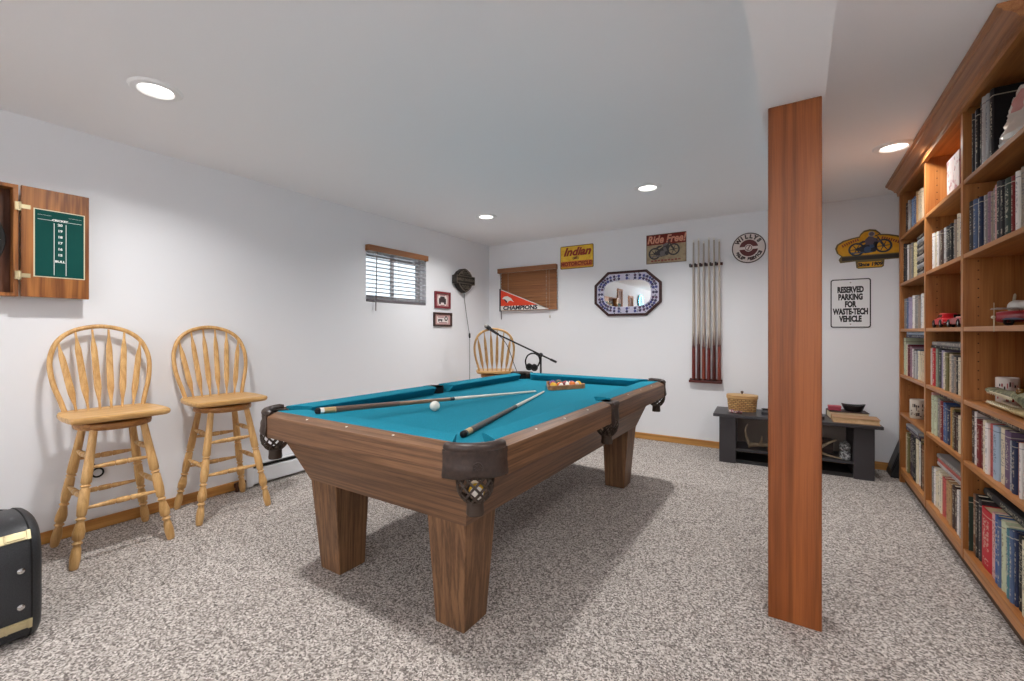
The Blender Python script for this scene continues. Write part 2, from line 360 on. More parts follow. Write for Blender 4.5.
for sx in (-1,1):
    for sy in (-1,1):
        E_=ext; arcp=[(E_-E_*math.sin(math.radians(a)),E_-E_*math.cos(math.radians(a))) for a in range(0,91,9)]
        hole=[(hc+hr*math.cos(math.radians(a)),hc+hr*math.sin(math.radians(a))) for a in range(78,373,12)]
        pk=bpy.data.objects.new('pocket',None); COL.objects.link(pk); pk.parent=tbl
        poly=arcp+[(.07,E_)]+hole+[(E_,.07)]
        m=MB(); m.prism(P(poly,sx,sy),.77,.803); m.build('pocket_cap',leather,pk,smooth=40,bevel=.006,seg=3)
        # padded leather roll along the lip
        rl=[(E_+.004,.020)]+[(E_-(E_-.012)*math.sin(math.radians(a)),E_-(E_-.012)*math.cos(math.radians(a))) for a in range(6,85,6)]+[(.020,E_+.004)]
        m=MB(); q=[(*p,.8) for p in P(rl,sx,sy)]; m.tube([(x,y,.805) for x,y,z in q],[.014]+[.019]*(len(q)-2)+[.014],12); m.build('leather_roll',leather,pk,smooth=60)
        # moulded leather shield wrapping the corner
        oo=[(E_-(E_+.004)*math.sin(math.radians(a)),E_-(E_+.004)*math.cos(math.radians(a))) for a in range(0,91,5)]
        ii=[(E_-(E_-.005)*math.sin(math.radians(a)),E_-(E_-.005)*math.cos(math.radians(a))) for a in range(0,91,5)]
        oo=P(oo,sx,sy); ii=P(ii,sx,sy); n=len(oo); loops=[]
        for i in range(n):
            s=i/(n-1); zb=.700+.006*math.sin(PI*s)+.002*math.cos(4*PI*s); b=.006*math.sin(PI*s)
            v=(Vector(oo[i])-Vector(ii[i])).normalized(); o=Vector(oo[i])
            loops.append([(*ii[i],.80),(*o,.80),(*(o+v*.001),.786),(*(o+v*-.001),.778),(*(o+v*b),.745),(*(o+v*(b+.005)),zb+.010),(*(o+v*.003),zb),(*ii[i],zb)])
        m=MB(); m.loft(loops)
        # embossed crest on the middle of the shield
        c=Vector(P([(E_*.293-.003,E_*.293-.003)],sx,sy)[0]); dv=Vector((sx,sy,0)).normalized(); M=Tr(c.x+dv.x*.006,c.y+dv.y*.006,.742)@dv.to_track_quat('Z','Y').to_matrix().to_4x4()
        m.torus(.017,.0022,M,n=16,k=5,sy=1.1)
        for a in range(7): m.tube([M@Vector((.006*math.cos(a*.9),.006*math.sin(a*.9),.001)),M@Vector((.013*math.cos(a*.9+.4),.013*math.sin(a*.9+.4),.002))],.0018,5)
        m.build('shield',leather,pk,smooth=50)
        m=MB(); c0=P([(hc,hc)],sx,sy)[0]; c1=P([(.082,.082)],sx,sy)[0]
        k=20; m.loft([[(c[0]+r*math.cos(2*PI*j/k),c[1]+r*math.sin(2*PI*j/k),z) for j in range(k)] for c,r,z in ((c0,hr,.798),(c0,hr-.002,.75),(c1,.058,.702),(c1,.055,.702),(c0,hr-.005,.75),(c0,hr-.003,.798))],cap=False)
        m.build('liner',black_rubber,pk,smooth=60)
        net(pk,c1[0],c1[1],0,0)
    # side pocket
    pk=bpy.data.objects.new('pocket',None); COL.objects.link(pk); pk.parent=tbl
    hole=[(.08+.05*math.cos(math.radians(a)),.05*math.sin(math.radians(a))) for a in range(72,289,12)]
    poly=[(0,-.06),(0,.06),(.10,.06)]+hole+[(.10,-.06)]
    m=MB(); m.prism([(sx*(HX-x),y) for x,y in poly],.77,.806); m.build('pocket_cap',leather,pk,smooth=40,bevel=.008,seg=3)
    loops=[]
    for i in range(13):
        s=i/12; y=-.046+.092*s; zb=.672-.012*math.sin(PI*s)+.004*math.cos(4*PI*s)
        loops.append([(sx*(HX-.004),y,.80),(sx*(HX+.006),y,.806),(sx*(HX+.012),y,.790),(sx*(HX+.006),y*.85,.775),(sx*(HX+.009),y*.62,.735),(sx*(HX+.012),y*.85,zb+.02),(sx*(HX+.006),y*1.0,zb),(sx*(HX-.004),y*1.0,zb)])
    m=MB(); m.loft(loops); m.build('shield',leather,pk,smooth=50)
    m=MB(); k=20; c0=(sx*(HX-.08),0); c1=(sx*(HX-.058),0)
    m.loft([[(c[0]+r*math.cos(2*PI*j/k),c[1]+r*math.sin(2*PI*j/k),z) for j in range(k)] for c,r,z in ((c0,.05,.80),(c0,.05,.75),(c1,.058,.702),(c1,.055,.702),(c0,.047,.75),(c0,.048,.80))],cap=False); m.build('liner',black_rubber,pk,smooth=60)
    net(pk,sx*(HX-.050),0,0,0)
# shadow-gap block between slate and apron
m=MB(); m.box(-.56,.56,-1.14,1.14,.69,.735); m.build('slate_frame',mat('table_underside','#5a4030',.7),tbl,smooth=0)

# ---- things on the table
ZB=.758
R=.0286
def ball(name,label,x,y,z,col,stripe=False,group=None,rot=(0,0,0)):
    m=MB(); v=16
    pr=[(R*math.sin(PI*i/v) if 0<i<v else R*.001,-R*math.cos(PI*i/v)) for i in range(v+1)]
    m.lathe(pr,22)
    for f in m.b.faces:
        f.material_index=1 if (stripe and abs(f.calc_center_median().z)>R*.56) else 0
    o=m.build(name,[mat('ball_'+col,BALLC[col],.12,0,.6,coat=.5),mat('ball_white','#f1ede2',.12,0,.6,coat=.5)],loc=(x,y,z),rot=rot,smooth=60)
    return tag(o,label,'ball',group)
BALLC={'white':'#f1ede2','yellow':'#e8b92e','blue':'#23408f','red':'#c2323a','purple':'#5b3a7e','orange':'#e2762f','green':'#2f7a4a','maroon':'#7a2630','black':'#17171a'}
ball('cue_ball','plain white cue ball lying alone on the teal cloth',-1.70,1.845,ZB+R,'white')
ax,ay=-1.565,3.02
k=0
order=[('yellow',0),('red',0),('orange',1),('purple',0),('black',0),('maroon',1),('blue',0),('green',0),('red',1),('orange',0),('green',1),('maroon',0),('purple',1),('blue',1),('yellow',1)]
for r in range(5):
    for c in range(r+1):
        col,st=order[k]; k+=1
        if k in (11,13,15)and r==4 and c<5 and k!=15: continue
        x=ax+(c-r/2)*2.02*R; y=ay+r*1.75*R
        ball('billiard_ball',('%s and white striped pool ball racked in the wooden triangle' if st else 'solid %s pool ball racked in the wooden triangle')%col,x,y,ZB+R,col,bool(st),'pool balls in the wooden rack',(.7+r,c*.9,.4*k))
tri=[]
rr=.010
A=[(ax,ay-2.3*R-.020),(ax+5*R+.050,ay+4*1.75*R+R+.013),(ax-5*R-.050,ay+4*1.75*R+R+.013)]
def rtri(P,r,n=6):
    o=[]; cx=sum(p[0] for p in P)/3; cy=sum(p[1] for p in P)/3
    for i,p in enumerate(P):
        d=Vector((p[0]-cx,p[1]-cy)).normalized(); a=math.atan2(d.y,d.x); c=Vector(p)-d*2*r
        for k in range(n+1):
            t=a-PI/3+2*PI/3*k/n; o.append((c.x+r*math.cos(t),c.y+r*math.sin(t)))
    return o
gx,gy=sum(p[0] for p in A)/3,sum(p[1] for p in A)/3; tro=rtri(A,.034); tri_in=[(gx+(p[0]-gx)*.935,gy+(p[1]-gy)*.935) for p in tro]
m=MB(); m.ring(tro,tri_in,ZB,ZB+.036)
tag(m.build('triangle_rack',wood('rack_maple','#a06a44','#c48c5e','x',1,.4),bevel=.003,smooth=40),'wooden triangle rack around the pool balls at the far end of table','rack')
# balls dropped in the near corner pocket
cxp,cyp=TX+HX-.082,TY-HY+.082
for dx,dy,z,col,s in ((.016,-.014,.650,'yellow','lowest of the two pale striped pool balls in the near corner pocket net'),(-.012,.012,.690,'green','upper of the two pale striped pool balls in the near corner pocket net')):
    ball('billiard_ball',s,cxp+dx,cyp+dy,z,col,True,'balls in the near corner pocket',(PI/2,0,.68))
def cue(butt,tip,L,label,cols,rb=.0145,zb=0):
    """two-piece cue lying on the cloth"""
    b=Vector((*butt,zb or ZB+rb)); d=(Vector((*tip,ZB+.0065))-b).normalized(); ang=d.to_track_quat('Z','Y')
    t=thing('cue_stick',label,'pool cue',b); t.rotation_mode='QUATERNION'; t.rotation_quaternion=ang
    def seg(n,pr,mm): m=MB(); m.lathe(pr,14); return m.build(n,mm,t,smooth=50)
    rad=lambda s: rb+(0.0065-rb)*s/L
    z=[0,.02]+[f*L for f in (.024,.06,.28,.50,.52,.985)]+[L]
    seg('bumper',[(.009,0),(rb*.98,.006),(rb,.02)],black_rubber)
    seg('butt_ring',[(rad(z[1]),z[1]),(rad(z[2]),z[2])],cols[0])
    seg('butt_sleeve',[(rad(z[2]),z[2]),(rad(z[3]),z[3])],cols[1])
    seg('wrap',[(rad(z[3])+.0006,z[3]),(rad(z[4])+.0006,z[4])],cols[2])
    seg('forearm',[(rad(z[4]),z[4]),(rad(z[5]),z[5])],cols[3])
    seg('joint_collar',[(rad(z[5])+.0005,z[5]),(rad(z[6])+.0005,z[6])],cols[4])
    seg('shaft',[(rad(z[6]),z[6]),(rad(z[7]),z[7])],mat('cue_shaft_maple','#e6e0d2',.3))
    seg('ferrule',[(.0066,z[7]),(.0066,L-.006),(.0062,L-.006),(.0055,L),(.002,L+.001)],ink_white)
bz=mat('cue_bronze','#6e5a4e',.35,.1); gold=mat('cue_gold_ring','#c9a878',.35,.2); tan=mat('cue_tan','#8d6f55',.35); gw=mat('cue_grey_wrap','#5b5450',.6); dk=mat('cue_dark','#2c2a2c',.35)
cue((-1.897,1.243),(-1.595,2.86),1.60,'pool cue lying across the table left of the cue ball, bronze butt with pale rings',(ink_white,gold,bz,tan,dk),.0145,.829)
cue((-1.17,1.435),(-1.55,2.84),1.455,'pool cue with dark grey wrapped butt, lying nearest the right rail of table',(dk,gold,gw,gw,dk))

# ------------------------------------------------------------------ bar stools
oak=wood('stool_oak','#b5884f','#d8ae74','z',2.2,.38,.65); oak_s=wood('stool_oak_seat','#b88a50','#dab177','y',2.2,.38,.6)
oak_d=wood('stool_swivel_oak','#8d5c30','#b98548','y',2,.4)
def hoop(h):  # half width of the bow at height h above the seat
    pts=[(0,.172),(.06,.188),(.13,.207),(.20,.219),(.27,.222),(.33,.212),(.385,.19),(.43,.15),(.46,.095),(.474,.045),(.478,0)]
    for (a,wa),(b,wb) in zip(pts,pts[1:]):
        if a<=h<=b: return wa+(wb-wa)*(h-a)/(b-a)
    return 0
def leanx(h): return -.150-.115*h/.478
SZ=.757
def make_stool(label):
    t=thing('bar_stool',label,'bar stool',group='oak swivel bar stools')
    # seat: rounded slab, wider at the front, dished
    poly=cr([(.195,-.185),(.205,0),(.195,.185),(.16,.215),(0,.222),(-.14,.205),(-.19,.16),(-.205,0),(-.19,-.16),(-.14,-.205),(0,-.222),(.16,-.215)],5,True)
    def sc(f,z): return [(p.x*f,p.y*f,z) for p in poly]
    m=MB(); m.loft([sc(.93,SZ-.034),sc(.985,SZ-.026),sc(1,SZ-.012),sc(.985,SZ-.002),sc(.95,SZ),sc(.7,SZ-.006),sc(.35,SZ-.009),sc(.02,SZ-.01)]); m.build('seat',oak_s,t,smooth=50)
    m=MB(); m.lathe([(.10,SZ-.05),(.12,SZ-.034)],28); m.build('swivel_plate',black_metal,t)
    m=MB(); m.lathe([(.150,SZ-.088),(.166,SZ-.082),(.170,SZ-.066),(.166,SZ-.052),(.150,SZ-.049)],32); m.build('swivel_ring',oak_d,t,smooth=60)
    # bow
    ps=[(h,w) for h,w in [(-.01,.172),(.06,.188),(.13,.207),(.20,.219),(.27,.222),(.33,.212),(.385,.19),(.43,.15),(.462,.09),(.478,0)]]
    path=[(leanx(h),-w,SZ+h) for h,w in ps]+[(leanx(h),w,SZ+h) for h,w in reversed(ps[:-1])]
    m=MB(); m.tube(cr(path,4),.0125,10,flat=1.0); m.build('back_bow',oak,t,smooth=60)
    for i in range(6):
        f=i-2.5; yt=f*.074; yb=f*.050
        h=.46
        while hoop(h)<abs(yt): h-=.002
        a=Vector((-.150,yb,SZ-.01)); b=Vector((leanx(h),yt,SZ+h))
        loops=[]
        for s,w,th in ((0,.006,.006),(.10,.006,.006),(.26,.016,.0055),(.33,.0165,.0055),(.72,.0145,.0055),(.78,.0135,.0055),(.90,.006,.006),(1,.005,.006)):
            p=a.lerp(b,s); loops.append([(p.x-th,p.y-w*.7,p.z),(p.x-th*.3,p.y-w,p.z),(p.x+th*.3,p.y-w,p.z),(p.x+th,p.y-w*.7,p.z),(p.x+th,p.y+w*.7,p.z),(p.x+th*.3,p.y+w,p.z),(p.x-th*.3,p.y+w,p.z),(p.x-th,p.y+w*.7,p.z)])
        m=MB(); m.loft(loops); m.build('spindle',oak,t,smooth=40)
    zt=SZ-.07
    top=lambda sx,sy:Vector((sx*.105,sy*.105,zt)); foot=lambda sx,sy:Vector((sx*.212,sy*.205,0))
    prof=[(0,.014),(.02,.017),(.2,.0195),(.33,.0225),(.40,.0225),(.412,.016),(.424,.0225),(.436,.016),(.45,.021),(.56,.0235),(.63,.0195),(.642,.0145),(.656,.022),(.67,.0145),(.69,.018),(.75,.0255),(.79,.0235),(.805,.0145),(.822,.0225),(.838,.0145),(.86,.019),(.92,.0225),(.97,.020),(.99,.018),(1,.013)]
    for sx in (-1,1):
        for sy in (-1,1):
            m=MB(); m.axis_lathe(top(sx,sy),foot(sx,sy),prof,14); m.build('leg',oak,t,smooth=55)
    def at(sx,sy,z): return top(sx,sy).lerp(foot(sx,sy),(zt-z)/zt)
    sp=[(0,.0075),(.1,.0085),(.3,.013),(.39,.0145),(.405,.0095),(.42,.0145),(.5,.0155),(.58,.0145),(.595,.0095),(.61,.0145),(.7,.013),(.9,.0085),(1,.0075)]
    for z,pairs in (((.485,.285),(((1,-1),(1,1)),((-1,-1),(-1,1)))),((.535,.335),(((-1,-1),(1,-1)),((-1,1),(1,1))))):
        for zz in z:
            for a,b in pairs:
                m=MB(); m.axis_lathe(at(*a,zz),at(*b,zz),sp,10); m.build('stretcher',oak,t,smooth=55)
    return t
s1=make_stool('oak swivel bar stool standing below the open dart cabinet')
s1.location=(-3.268,.888,0); s1.rotation_euler=(0,0,math.radians(-2))
s2=copy_tree(s1); s2['label']='oak swivel bar stool between the other front stool and the pool table corner'
s2.location=(-3.305,1.475,0); s2.rotation_euler=(0,0,math.radians(-5))
s3=copy_tree(s1); s3['label']='oak stool in the far corner, mostly hidden behind the pool table'
s3.location=(-2.975,4.26,0); s3.rotation_euler=(0,0,math.radians(122))

# ------------------------------------------------------------------ guitar case, lying on its long side, tail toward the viewer
case_m=speckle('case_vinyl',[(.35,'#1d1e20'),(.65,'#303236')],260,.45,.5,.001,2,spec=.5)
t=thing('guitar_case','black hard guitar case with gold latches standing on the carpet at left edge','guitar case',(-2.49,.388,0),(0,0,math.radians(0)))
out=cr([(0,.22,0),(-.002,.36,0),(-.018,.43,0),(-.06,.478,0),(-.16,.502,0),(-.32,.49,0),(-.43,.44,0),(-.55,.425,0),(-.64,.40,0),(-.74,.32,0),(-.86,.29,0),(-.98,.295,0),(-1.0,.26,0),(-1.0,.18,0),(-.98,.14,0),(-.86,.135,0),(-.74,.12,0),(-.64,.065,0),(-.55,.03,0),(-.43,.02,0),(-.32,.004,0),(-.20,.0,0),(-.07,.004,0),(-.018,.04,0),(-.002,.12,0)],4,True)
def cs(f,y):
    c=Vector((-.35,.25,0)); return [((p.x-c.x)*f+c.x,y,((p.y-c.y)*f+c.y)*.915) for p in out]
m=MB(); m.loft([cs(.93,-.075),cs(.975,-.068),cs(1,-.05),cs(1,.050)]); m.build('shell',case_m,t,smooth=50)
m=MB(); m.loft([cs(1.006,.044),cs(1.003,.052),cs(.98,.066),cs(.93,.076),cs(.75,.083),cs(.3,.085)]); m.build('lid',case_m,t,smooth=50)
m=MB(); m.tube([Vector((p.x*1.004+.002,.044,p.y*.915)) for p in out]+[Vector((out[0].x*1.004+.002,.044,out[0].y*.915))],.003,6); m.build('seam_trim',black_rubber,t)
for z in (.152,.293):
    m=MB(); m.lathe([(.012,-.002),(.011,.004),(.006,.007),(.001,.0075)],14,Tr(-.001,.016,z*.98)@Rm(PI/2,'Y')); m.build('stud',chrome,t)
for x,z,a in ((-.027,.410,math.radians(58)),(-.005,.078,math.radians(100))):
    M=Tr(x,.024,z)@Rm(a,'Y')
    m=MB(); m.box(-.017,.017,-.064,.012,-.002,.006,M); m.box(-.011,.011,-.05,.006,.006,.011,M); m.box(-.019,.019,.010,.022,.0,.009,M); m.tube([M@Vector(p) for p in ((-.016,-.045,.008),(.016,-.045,.008))],.004,8); m.build('latch',brass,t,smooth=40,bevel=.002)
m=MB(); M=Tr(-.35,0,.424); m.tube(cr([(-.62,0,.375),(-.61,0,.42),(-.57,0,.435),(-.51,0,.44),(-.48,0,.40)],5),.010,8); m.build('handle',black_rubber,t)
# ------------------------------------------------------------------ dart cabinet on the left wall
cab=wood('cabinet_oak','#70401d','#a96d38','y',1.3,.4,.45,fig=.7); cabd=wood('cabinet_inside','#3c2012','#5f3720','y',1.2,.5)
CY,CZ=.294,1.69
t=thing('dart_cabinet','open wooden dart cabinet with green scoreboard door on the left wall','dart cabinet',(XL,CY,CZ),LEFT)
w,h,d=.265,.298,.085
m=MB(); m.box(-w,w,-h,h,.001,.012); m.build('back_panel',cabd,t,smooth=0)
m=MB(); m.ring(rrect(2*w,2*h,.001,1),rrect(2*w-.036,2*h-.036,.001,1),.001,d); m.build('carcase',cab,t,smooth=0,bevel=.002)
for s in (-1,1):
    x0=s*(w+.008); x1=s*(w+.008+.270)
    dr=None
    m=MB(); m.box(min(x0,x1),max(x0,x1),-h,h,d-.008,d+.012); dr=m.build('door',cab,t,smooth=0,bevel=.002)
    for z in (.185,-.185):
        m=MB(); m.box(s*(w-.020),s*w+s*.052 if s>0 else s*w-.052,z-.014,z+.014,d+.012,d+.0145) if False else m.box(min(s*(w+.004),s*(w+.042)),max(s*(w+.004),s*(w+.042)),z-.011,z+.011,d+.012,d+.0145)
        m.box(min(s*(w-.014),s*(w+.001)),max(s*(w-.014),s*(w+.001)),z-.022,z+.022,d-.004,d+.010)
        m.lathe([(.006,-.024),(.006,.024)],10,Tr(s*(w+.004),z,d+.010)@Rm(PI/2,'X')); m.build('hinge',brass,t,smooth=40)
    cx=s*(w+.008+.148)
    m=MB(); m.box(cx-.103,cx+.103,-.187,.187,d+.012,d+.015); m.mi=1; m.box(cx-.098,cx+.098,-.182,.182,d+.015,d+.0158)
    sb=m.build('scoreboard',[mat('board_edge','#d8d2b4',.6),mat('chalkboard_green','#0b4640',.7,0,.15)],dr,smooth=0)
    m=MB()
    z=d+.0158
    for dx in (-.024,.024): m.box(cx+dx-.0012,cx+dx+.0012,-.172,.118,z,z+.0006)
    for a,b,y,tt in ((-.088,-.022,.131,.0016),(.022,.088,.131,.0016),(-.088,-.035,.156,.0008),(.035,.088,.156,.0008)): m.box(cx+a,cx+b,y-tt/2,y+tt/2,z,z+.0006)
    for i,(tx,sz) in enumerate((('CRICKET',.0125),('20',.0155),('19',.0155),('18',.0155),('17',.0155),('16',.0155),('15',.0155),('BULL',.0145))):
        m.text(tx,sz*1.15,Tr(cx,(.134,.110,.077,.043,.010,-.025,-.058,-.095)[i],z),1.1,.0007)
    m.build('scoring',ink_white,sb,smooth=0)
# dartboard hanging inside
t2=thing('dartboard','round dartboard hanging inside the open wooden cabinet','dartboard',(XL,CY,CZ),LEFT)
m=MB(); m.lathe([(.2255,.013),(.2255,.045),(.222,.05),(.002,.05)],60); m.build('board',mat('sisal_black','#191817',.8),t2)
sis=[mat('sisal_cream','#cdbb8f',.85),mat('sisal_dark','#1d1c1b',.85),mat('sisal_red','#a32a22',.85),mat('sisal_green','#1f6a3c',.85)]
m=MB()
for k in range(20):
    a0=2*PI*(k-.5)/20; a1=a0+2*PI/20
    for r0,r1,mi in ((.016,.099,k%2),(.099,.107,2+k%2),(.107,.162,k%2),(.162,.17,2+k%2)):
        m.mi=mi; m.prism([(r0*math.cos(a0),r0*math.sin(a0)),(r1*math.cos(a0),r1*math.sin(a0)),(r1*math.cos(a1),r1*math.sin(a1)),(r0*math.cos(a1),r0*math.sin(a1))],.05,.0508)
m.mi=3; m.lathe([(.016,.05),(.016,.0508),(.001,.0508)],20); m.mi=2; m.lathe([(.0064,.0508),(.0064,.0514),(.001,.0514)],14)
m.build('segments',sis,t2,smooth=0)
m=MB(); m.torus(.196,.0015,Tr(0,0,.053),n=48,k=6)
for k in range(20):
    a=2*PI*(k-.5)/20; m.tube([(.016*math.cos(a),.016*math.sin(a),.052),(.196*math.cos(a),.196*math.sin(a),.052)],.0008,4)
for r in (.016,.099,.107,.162,.17): m.torus(r,.0009,Tr(0,0,.0515),n=40,k=4)
m.build('wire_spider',chrome,t2)
m=MB()
for k,nn in enumerate((20,1,18,4,13,6,10,15,2,17,3,19,7,16,8,11,14,9,12,5)):
    a=PI/2-2*PI*k/20; m.text(str(nn),.024,Tr(.196*math.cos(a),.196*math.sin(a),.0515)@Rm(a-PI/2,'Z'))
m.build('numbers',ink_white,t2,smooth=0)

# ------------------------------------------------------------------ blinds
blindx=wood('blind_wood_x','#85573a','#a8734a','x',1.5,.42,.7,fig=.2); blind=blindx
slat_l=mat('slat_lit_wood','#c9c6cc',.35,0,.5); railg=mat('blind_rail_grey','#6d686c',.45); cord=mat('blind_cord','#cfc8bc',.7)  # slat colour has the window light painted in, paler than the brown wood
Wd,Hh=.873,.565
t=thing('window_blind','open wooden slat blind on the bright left window','window blind',(XL,3.3235,1.785),LEFT)
m=MB(); m.box(-Wd/2,.402,.222,.282,.045,.058); m.box(-Wd/2,-Wd/2+.012,.222,.282,.001,.045); m.box(.390,.402,.222,.282,.001,.045); m.build('valance',blind,t,bevel=.004)
m=MB(); m.box(-.405,.405,.225,.265,-.042,-.002); m.build('head_rail',white_metal,t)
m=MB()
for k in range(11):
    y=.205-.0425*k; M=Tr(0,y,-.022)@Rm(math.radians(-7),'X'); m.box(-.412,.418,-.0014,.0014,-.024,.024,M)
m.build('slats',slat_l,t,smooth=0)
m=MB(); m.box(-.412,.412,-.277,-.252,-.045,.004); m.build('bottom_rail',railg,t,bevel=.003)
m=MB()
for x in (-.30,.0,.30):
    for z in (-.046,.003): m.tube([(x,.225,z),(x,-.255,z)],.0014,5)
m.build('ladder_cords',cord,t)
m=MB(); m.tube([(-.325,.225,.045),(-.322,-.37,.022)],[.004,.006],8); m.tube([(-.325,.225,.045),(-.325,.24,.02)],.002,5); m.build('tilt_wand',railg,t)
t=thing('window_blind','closed brown wooden slat blind covering the back wall window','window blind',(-2.966,YB,1.772),BACK)
m=MB(); m.box(-.443,.443,.222,.284,.045,.058); m.box(-.443,-.431,.222,.284,.001,.045); m.box(.431,.443,.222,.284,.001,.045); m.build('valance',blindx,t,bevel=.004)
m=MB(); m.box(-.40,.44,.225,.265,.003,.043); m.build('head_rail',white_metal,t)
m=MB()
for k in range(13):
    y=.203-.0378*k; M=Tr(.018,y,.022)@Rm(math.radians(68),'X'); m.box(-.418,.424,-.0014,.0014,-.024,.024,M)
m.build('slats',blindx,t,smooth=0)
m=MB(); m.box(-.40,.442,-.287,-.262,.004,.034); m.build('bottom_rail',blindx,t,bevel=.003)
m=MB()
for x in (-.28,.30):
    m.tube([(x,.225,.036),(x,-.262,.036)],.0012,5)
for k in range(7): m.sphere((.30,.13-.052*k,.036),.006,8,6)
m.build('ladder_cords',cord,t)
m=MB(); m.tube([(-.395,.222,.05),(-.392,-.40,.03)],[.004,.0065],8); m.build('tilt_wand',railg,t)
m=MB(); m.tube([(.345,.222,.048),(.345,-.36,.025)],.0012,5); m.lathe([(.003,.012),(.008,.004),(.009,-.016),(.002,-.02)],10,Tr(.345,-.37,.025)@Rm(-PI/2,'X')); m.build('pull_cord',cord,t)

# ------------------------------------------------------------------ pennant over the blind
t=thing('pennant','red triangular felt pennant reading champions hanging on the closed brown blind','pennant',(-3.345,YB-.062,1.49),BACK)
red=speckle('pennant_felt',[(.3,'#d8432f'),(.7,'#e8563d')],200,.9,.1,.001)
def psh(a,b,z0,z1,mm,n,par): m=MB(); m.prism(a,z0,z1); return m.build(n,mm,par,smooth=0)
psh([(0,0),(0,.283),(.735,.003),(.735,0)],None,0,.003,red,'felt',t)
psh([(.0,0),(.0,.060),(.50,.060),(.60,.058),(.727,.004),(.727,0)],None,.003,.0045,mat('pennant_white','#e6e2dc',.9),'lower_band',t)
psh([(-.022,-.012),(-.022,.292),(0,.292),(0,-.012)],None,-.001,.006,mat('pennant_navy','#1f2434',.9),'edge_band',t)
m=MB(); m.prism([(0,.275),(0,.287),(.727,.008),(.715,.002)],.003,.0045); m.build('piping',mat('pennant_white','#e6e2dc',.9),t,smooth=0)
m=MB(); m.text('CHAMPIONS',.072,Tr(.30,.030,.005),1.28,.0032,.1); m.build('lettering',mat('pennant_navy','#1f2434',.9),t,smooth=0)
m=MB(); E1=lambda q:[(.02+(x-.05)*1.35,.155+(y-.155)*1.3) for x,y in q]
m.prism(E1([(.05,.155),(.075,.178),(.115,.182),(.155,.160),(.19,.118),(.155,.136),(.128,.130),(.118,.112),(.108,.134),(.085,.150)]),.003,.0045); m.mi=1; m.prism(E1([(.068,.150),(.085,.150),(.106,.134),(.112,.112),(.096,.122),(.085,.135)]),.003,.0048); m.build('emblem',[mat('pennant_white','#e6e2dc',.9),mat('pennant_navy','#1f2434',.9)],t,smooth=0)

# ------------------------------------------------------------------ motorcycle figure used on the tin signs
def moto(m,cx,cy,s,z,tilt=0,frame=0,metalmi=1,flip=1):
    M=Tr(cx,cy,z)@Rm(tilt,'Z')@Matrix.Diagonal((s*flip,s,1,1))
    m.mi=frame
    for wx_ in (-.62,.62):
        m.ring(circ(.40,24,wx_),circ(.30,24,wx_),0,.0006,M); m.prism(circ(.07,10,wx_),0,.0006,M)
        for a in range(6):
            c,sn=math.cos(a*PI/3),math.sin(a*PI/3); m.prism([(wx_+.03*sn,-.03*c),(wx_+.31*c+.015*sn,.31*sn-.015*c),(wx_+.31*c-.015*sn,.31*sn+.015*c),(wx_-.03*sn,.03*c)],0,.0005,M)
    m.prism([(.62,.0),(.70,.0),(.42,.60),(.35,.58)],0,.0008,M)               # fork
    m.prism([(.30,.60),(.55,.68),(.54,.74),(.28,.66)],0,.0008,M)             # bars
    m.prism([(-.62,-.05),(-.62,.05),(-.1,.30),(.38,.50),(.40,.42),(.25,-.28),(-.25,-.30)],0,.0006,M)
    m.prism([(-.62,.30),(-.30,.46),(-.05,.44),(-.10,.36),(-.55,.26)],0,.0009,M)  # saddle
    m.mi=metalmi
    m.prism([(-.05,.36),(.0,.48),(.28,.54),(.36,.46),(.2,.36)],.0006,.0011,M)     # tank
    m.prism(circ(.17,14,-.12,-.08),.0006,.0011,M); m.prism([(0,-.05),(.22,.0),(.14,.30),(-.02,.26)],.0006,.0011,M)
    m.prism([(-.9,-.22),(.1,-.28),(.1,-.22),(-.9,-.14)],.0006,.0010,M)       # exhaust
def sign(name,label,x,z,rot=BACK,y=YB,cat='wall sign'): return thing(name,label,cat,(x,y,z) if rot is BACK else (XL,x,z),rot)
def quadM(p,q):  # tilt so that signs hang slightly rotated
    return math.atan2(q[1]-p[1],q[0]-p[0])
rustline=mat('sign_rust','#6d3a22',.6)
# yellow script sign
t=sign('tin_sign','yellow tin sign with red script lettering left of the mirror, beside the closed blind',-2.262,2.124)
t.rotation_euler=(PI/2,math.radians(.0),0)
yel=speckle('sign_yellow',[(.3,'#d8a93c'),(.6,'#ecc44a'),(.8,'#e8b43e')],14,.5,0)
m=MB(); m.prism(rrect(.44,.283,.015),.003,.006); m.build('plate',yel,t,smooth=30)
m=MB(); m.ring(rrect(.44,.283,.015),rrect(.424,.267,.012),.003,.0068); m.build('rim',rustline,t,smooth=30)
m=MB(); m.prism(rrect(.40,.075,.004,cy=-.085),.006,.0064); m.build('lower_band',mat('sign_orange','#cf7a33',.6),t,smooth=0)
m=MB(); m.text('Indian',.135,Tr(0,.062,.0064),1.1,.0055,.35); m.build('script_lettering',mat('sign_dark_red','#8c2416',.6),t,smooth=0)
m=MB(); m.text('MOTORCYCLE!',.066,Tr(0,-.085,.0066),.92,.0030); m.build('block_lettering',mat('sign_dark_red','#8c2416',.6),t,smooth=0)
m=MB(); moto(m,-.012,-.015,.040,.006); m.build('motorcycle_emblem',[ink_black,mat('sign_dark_red','#8c2416',.6)],t,smooth=0)
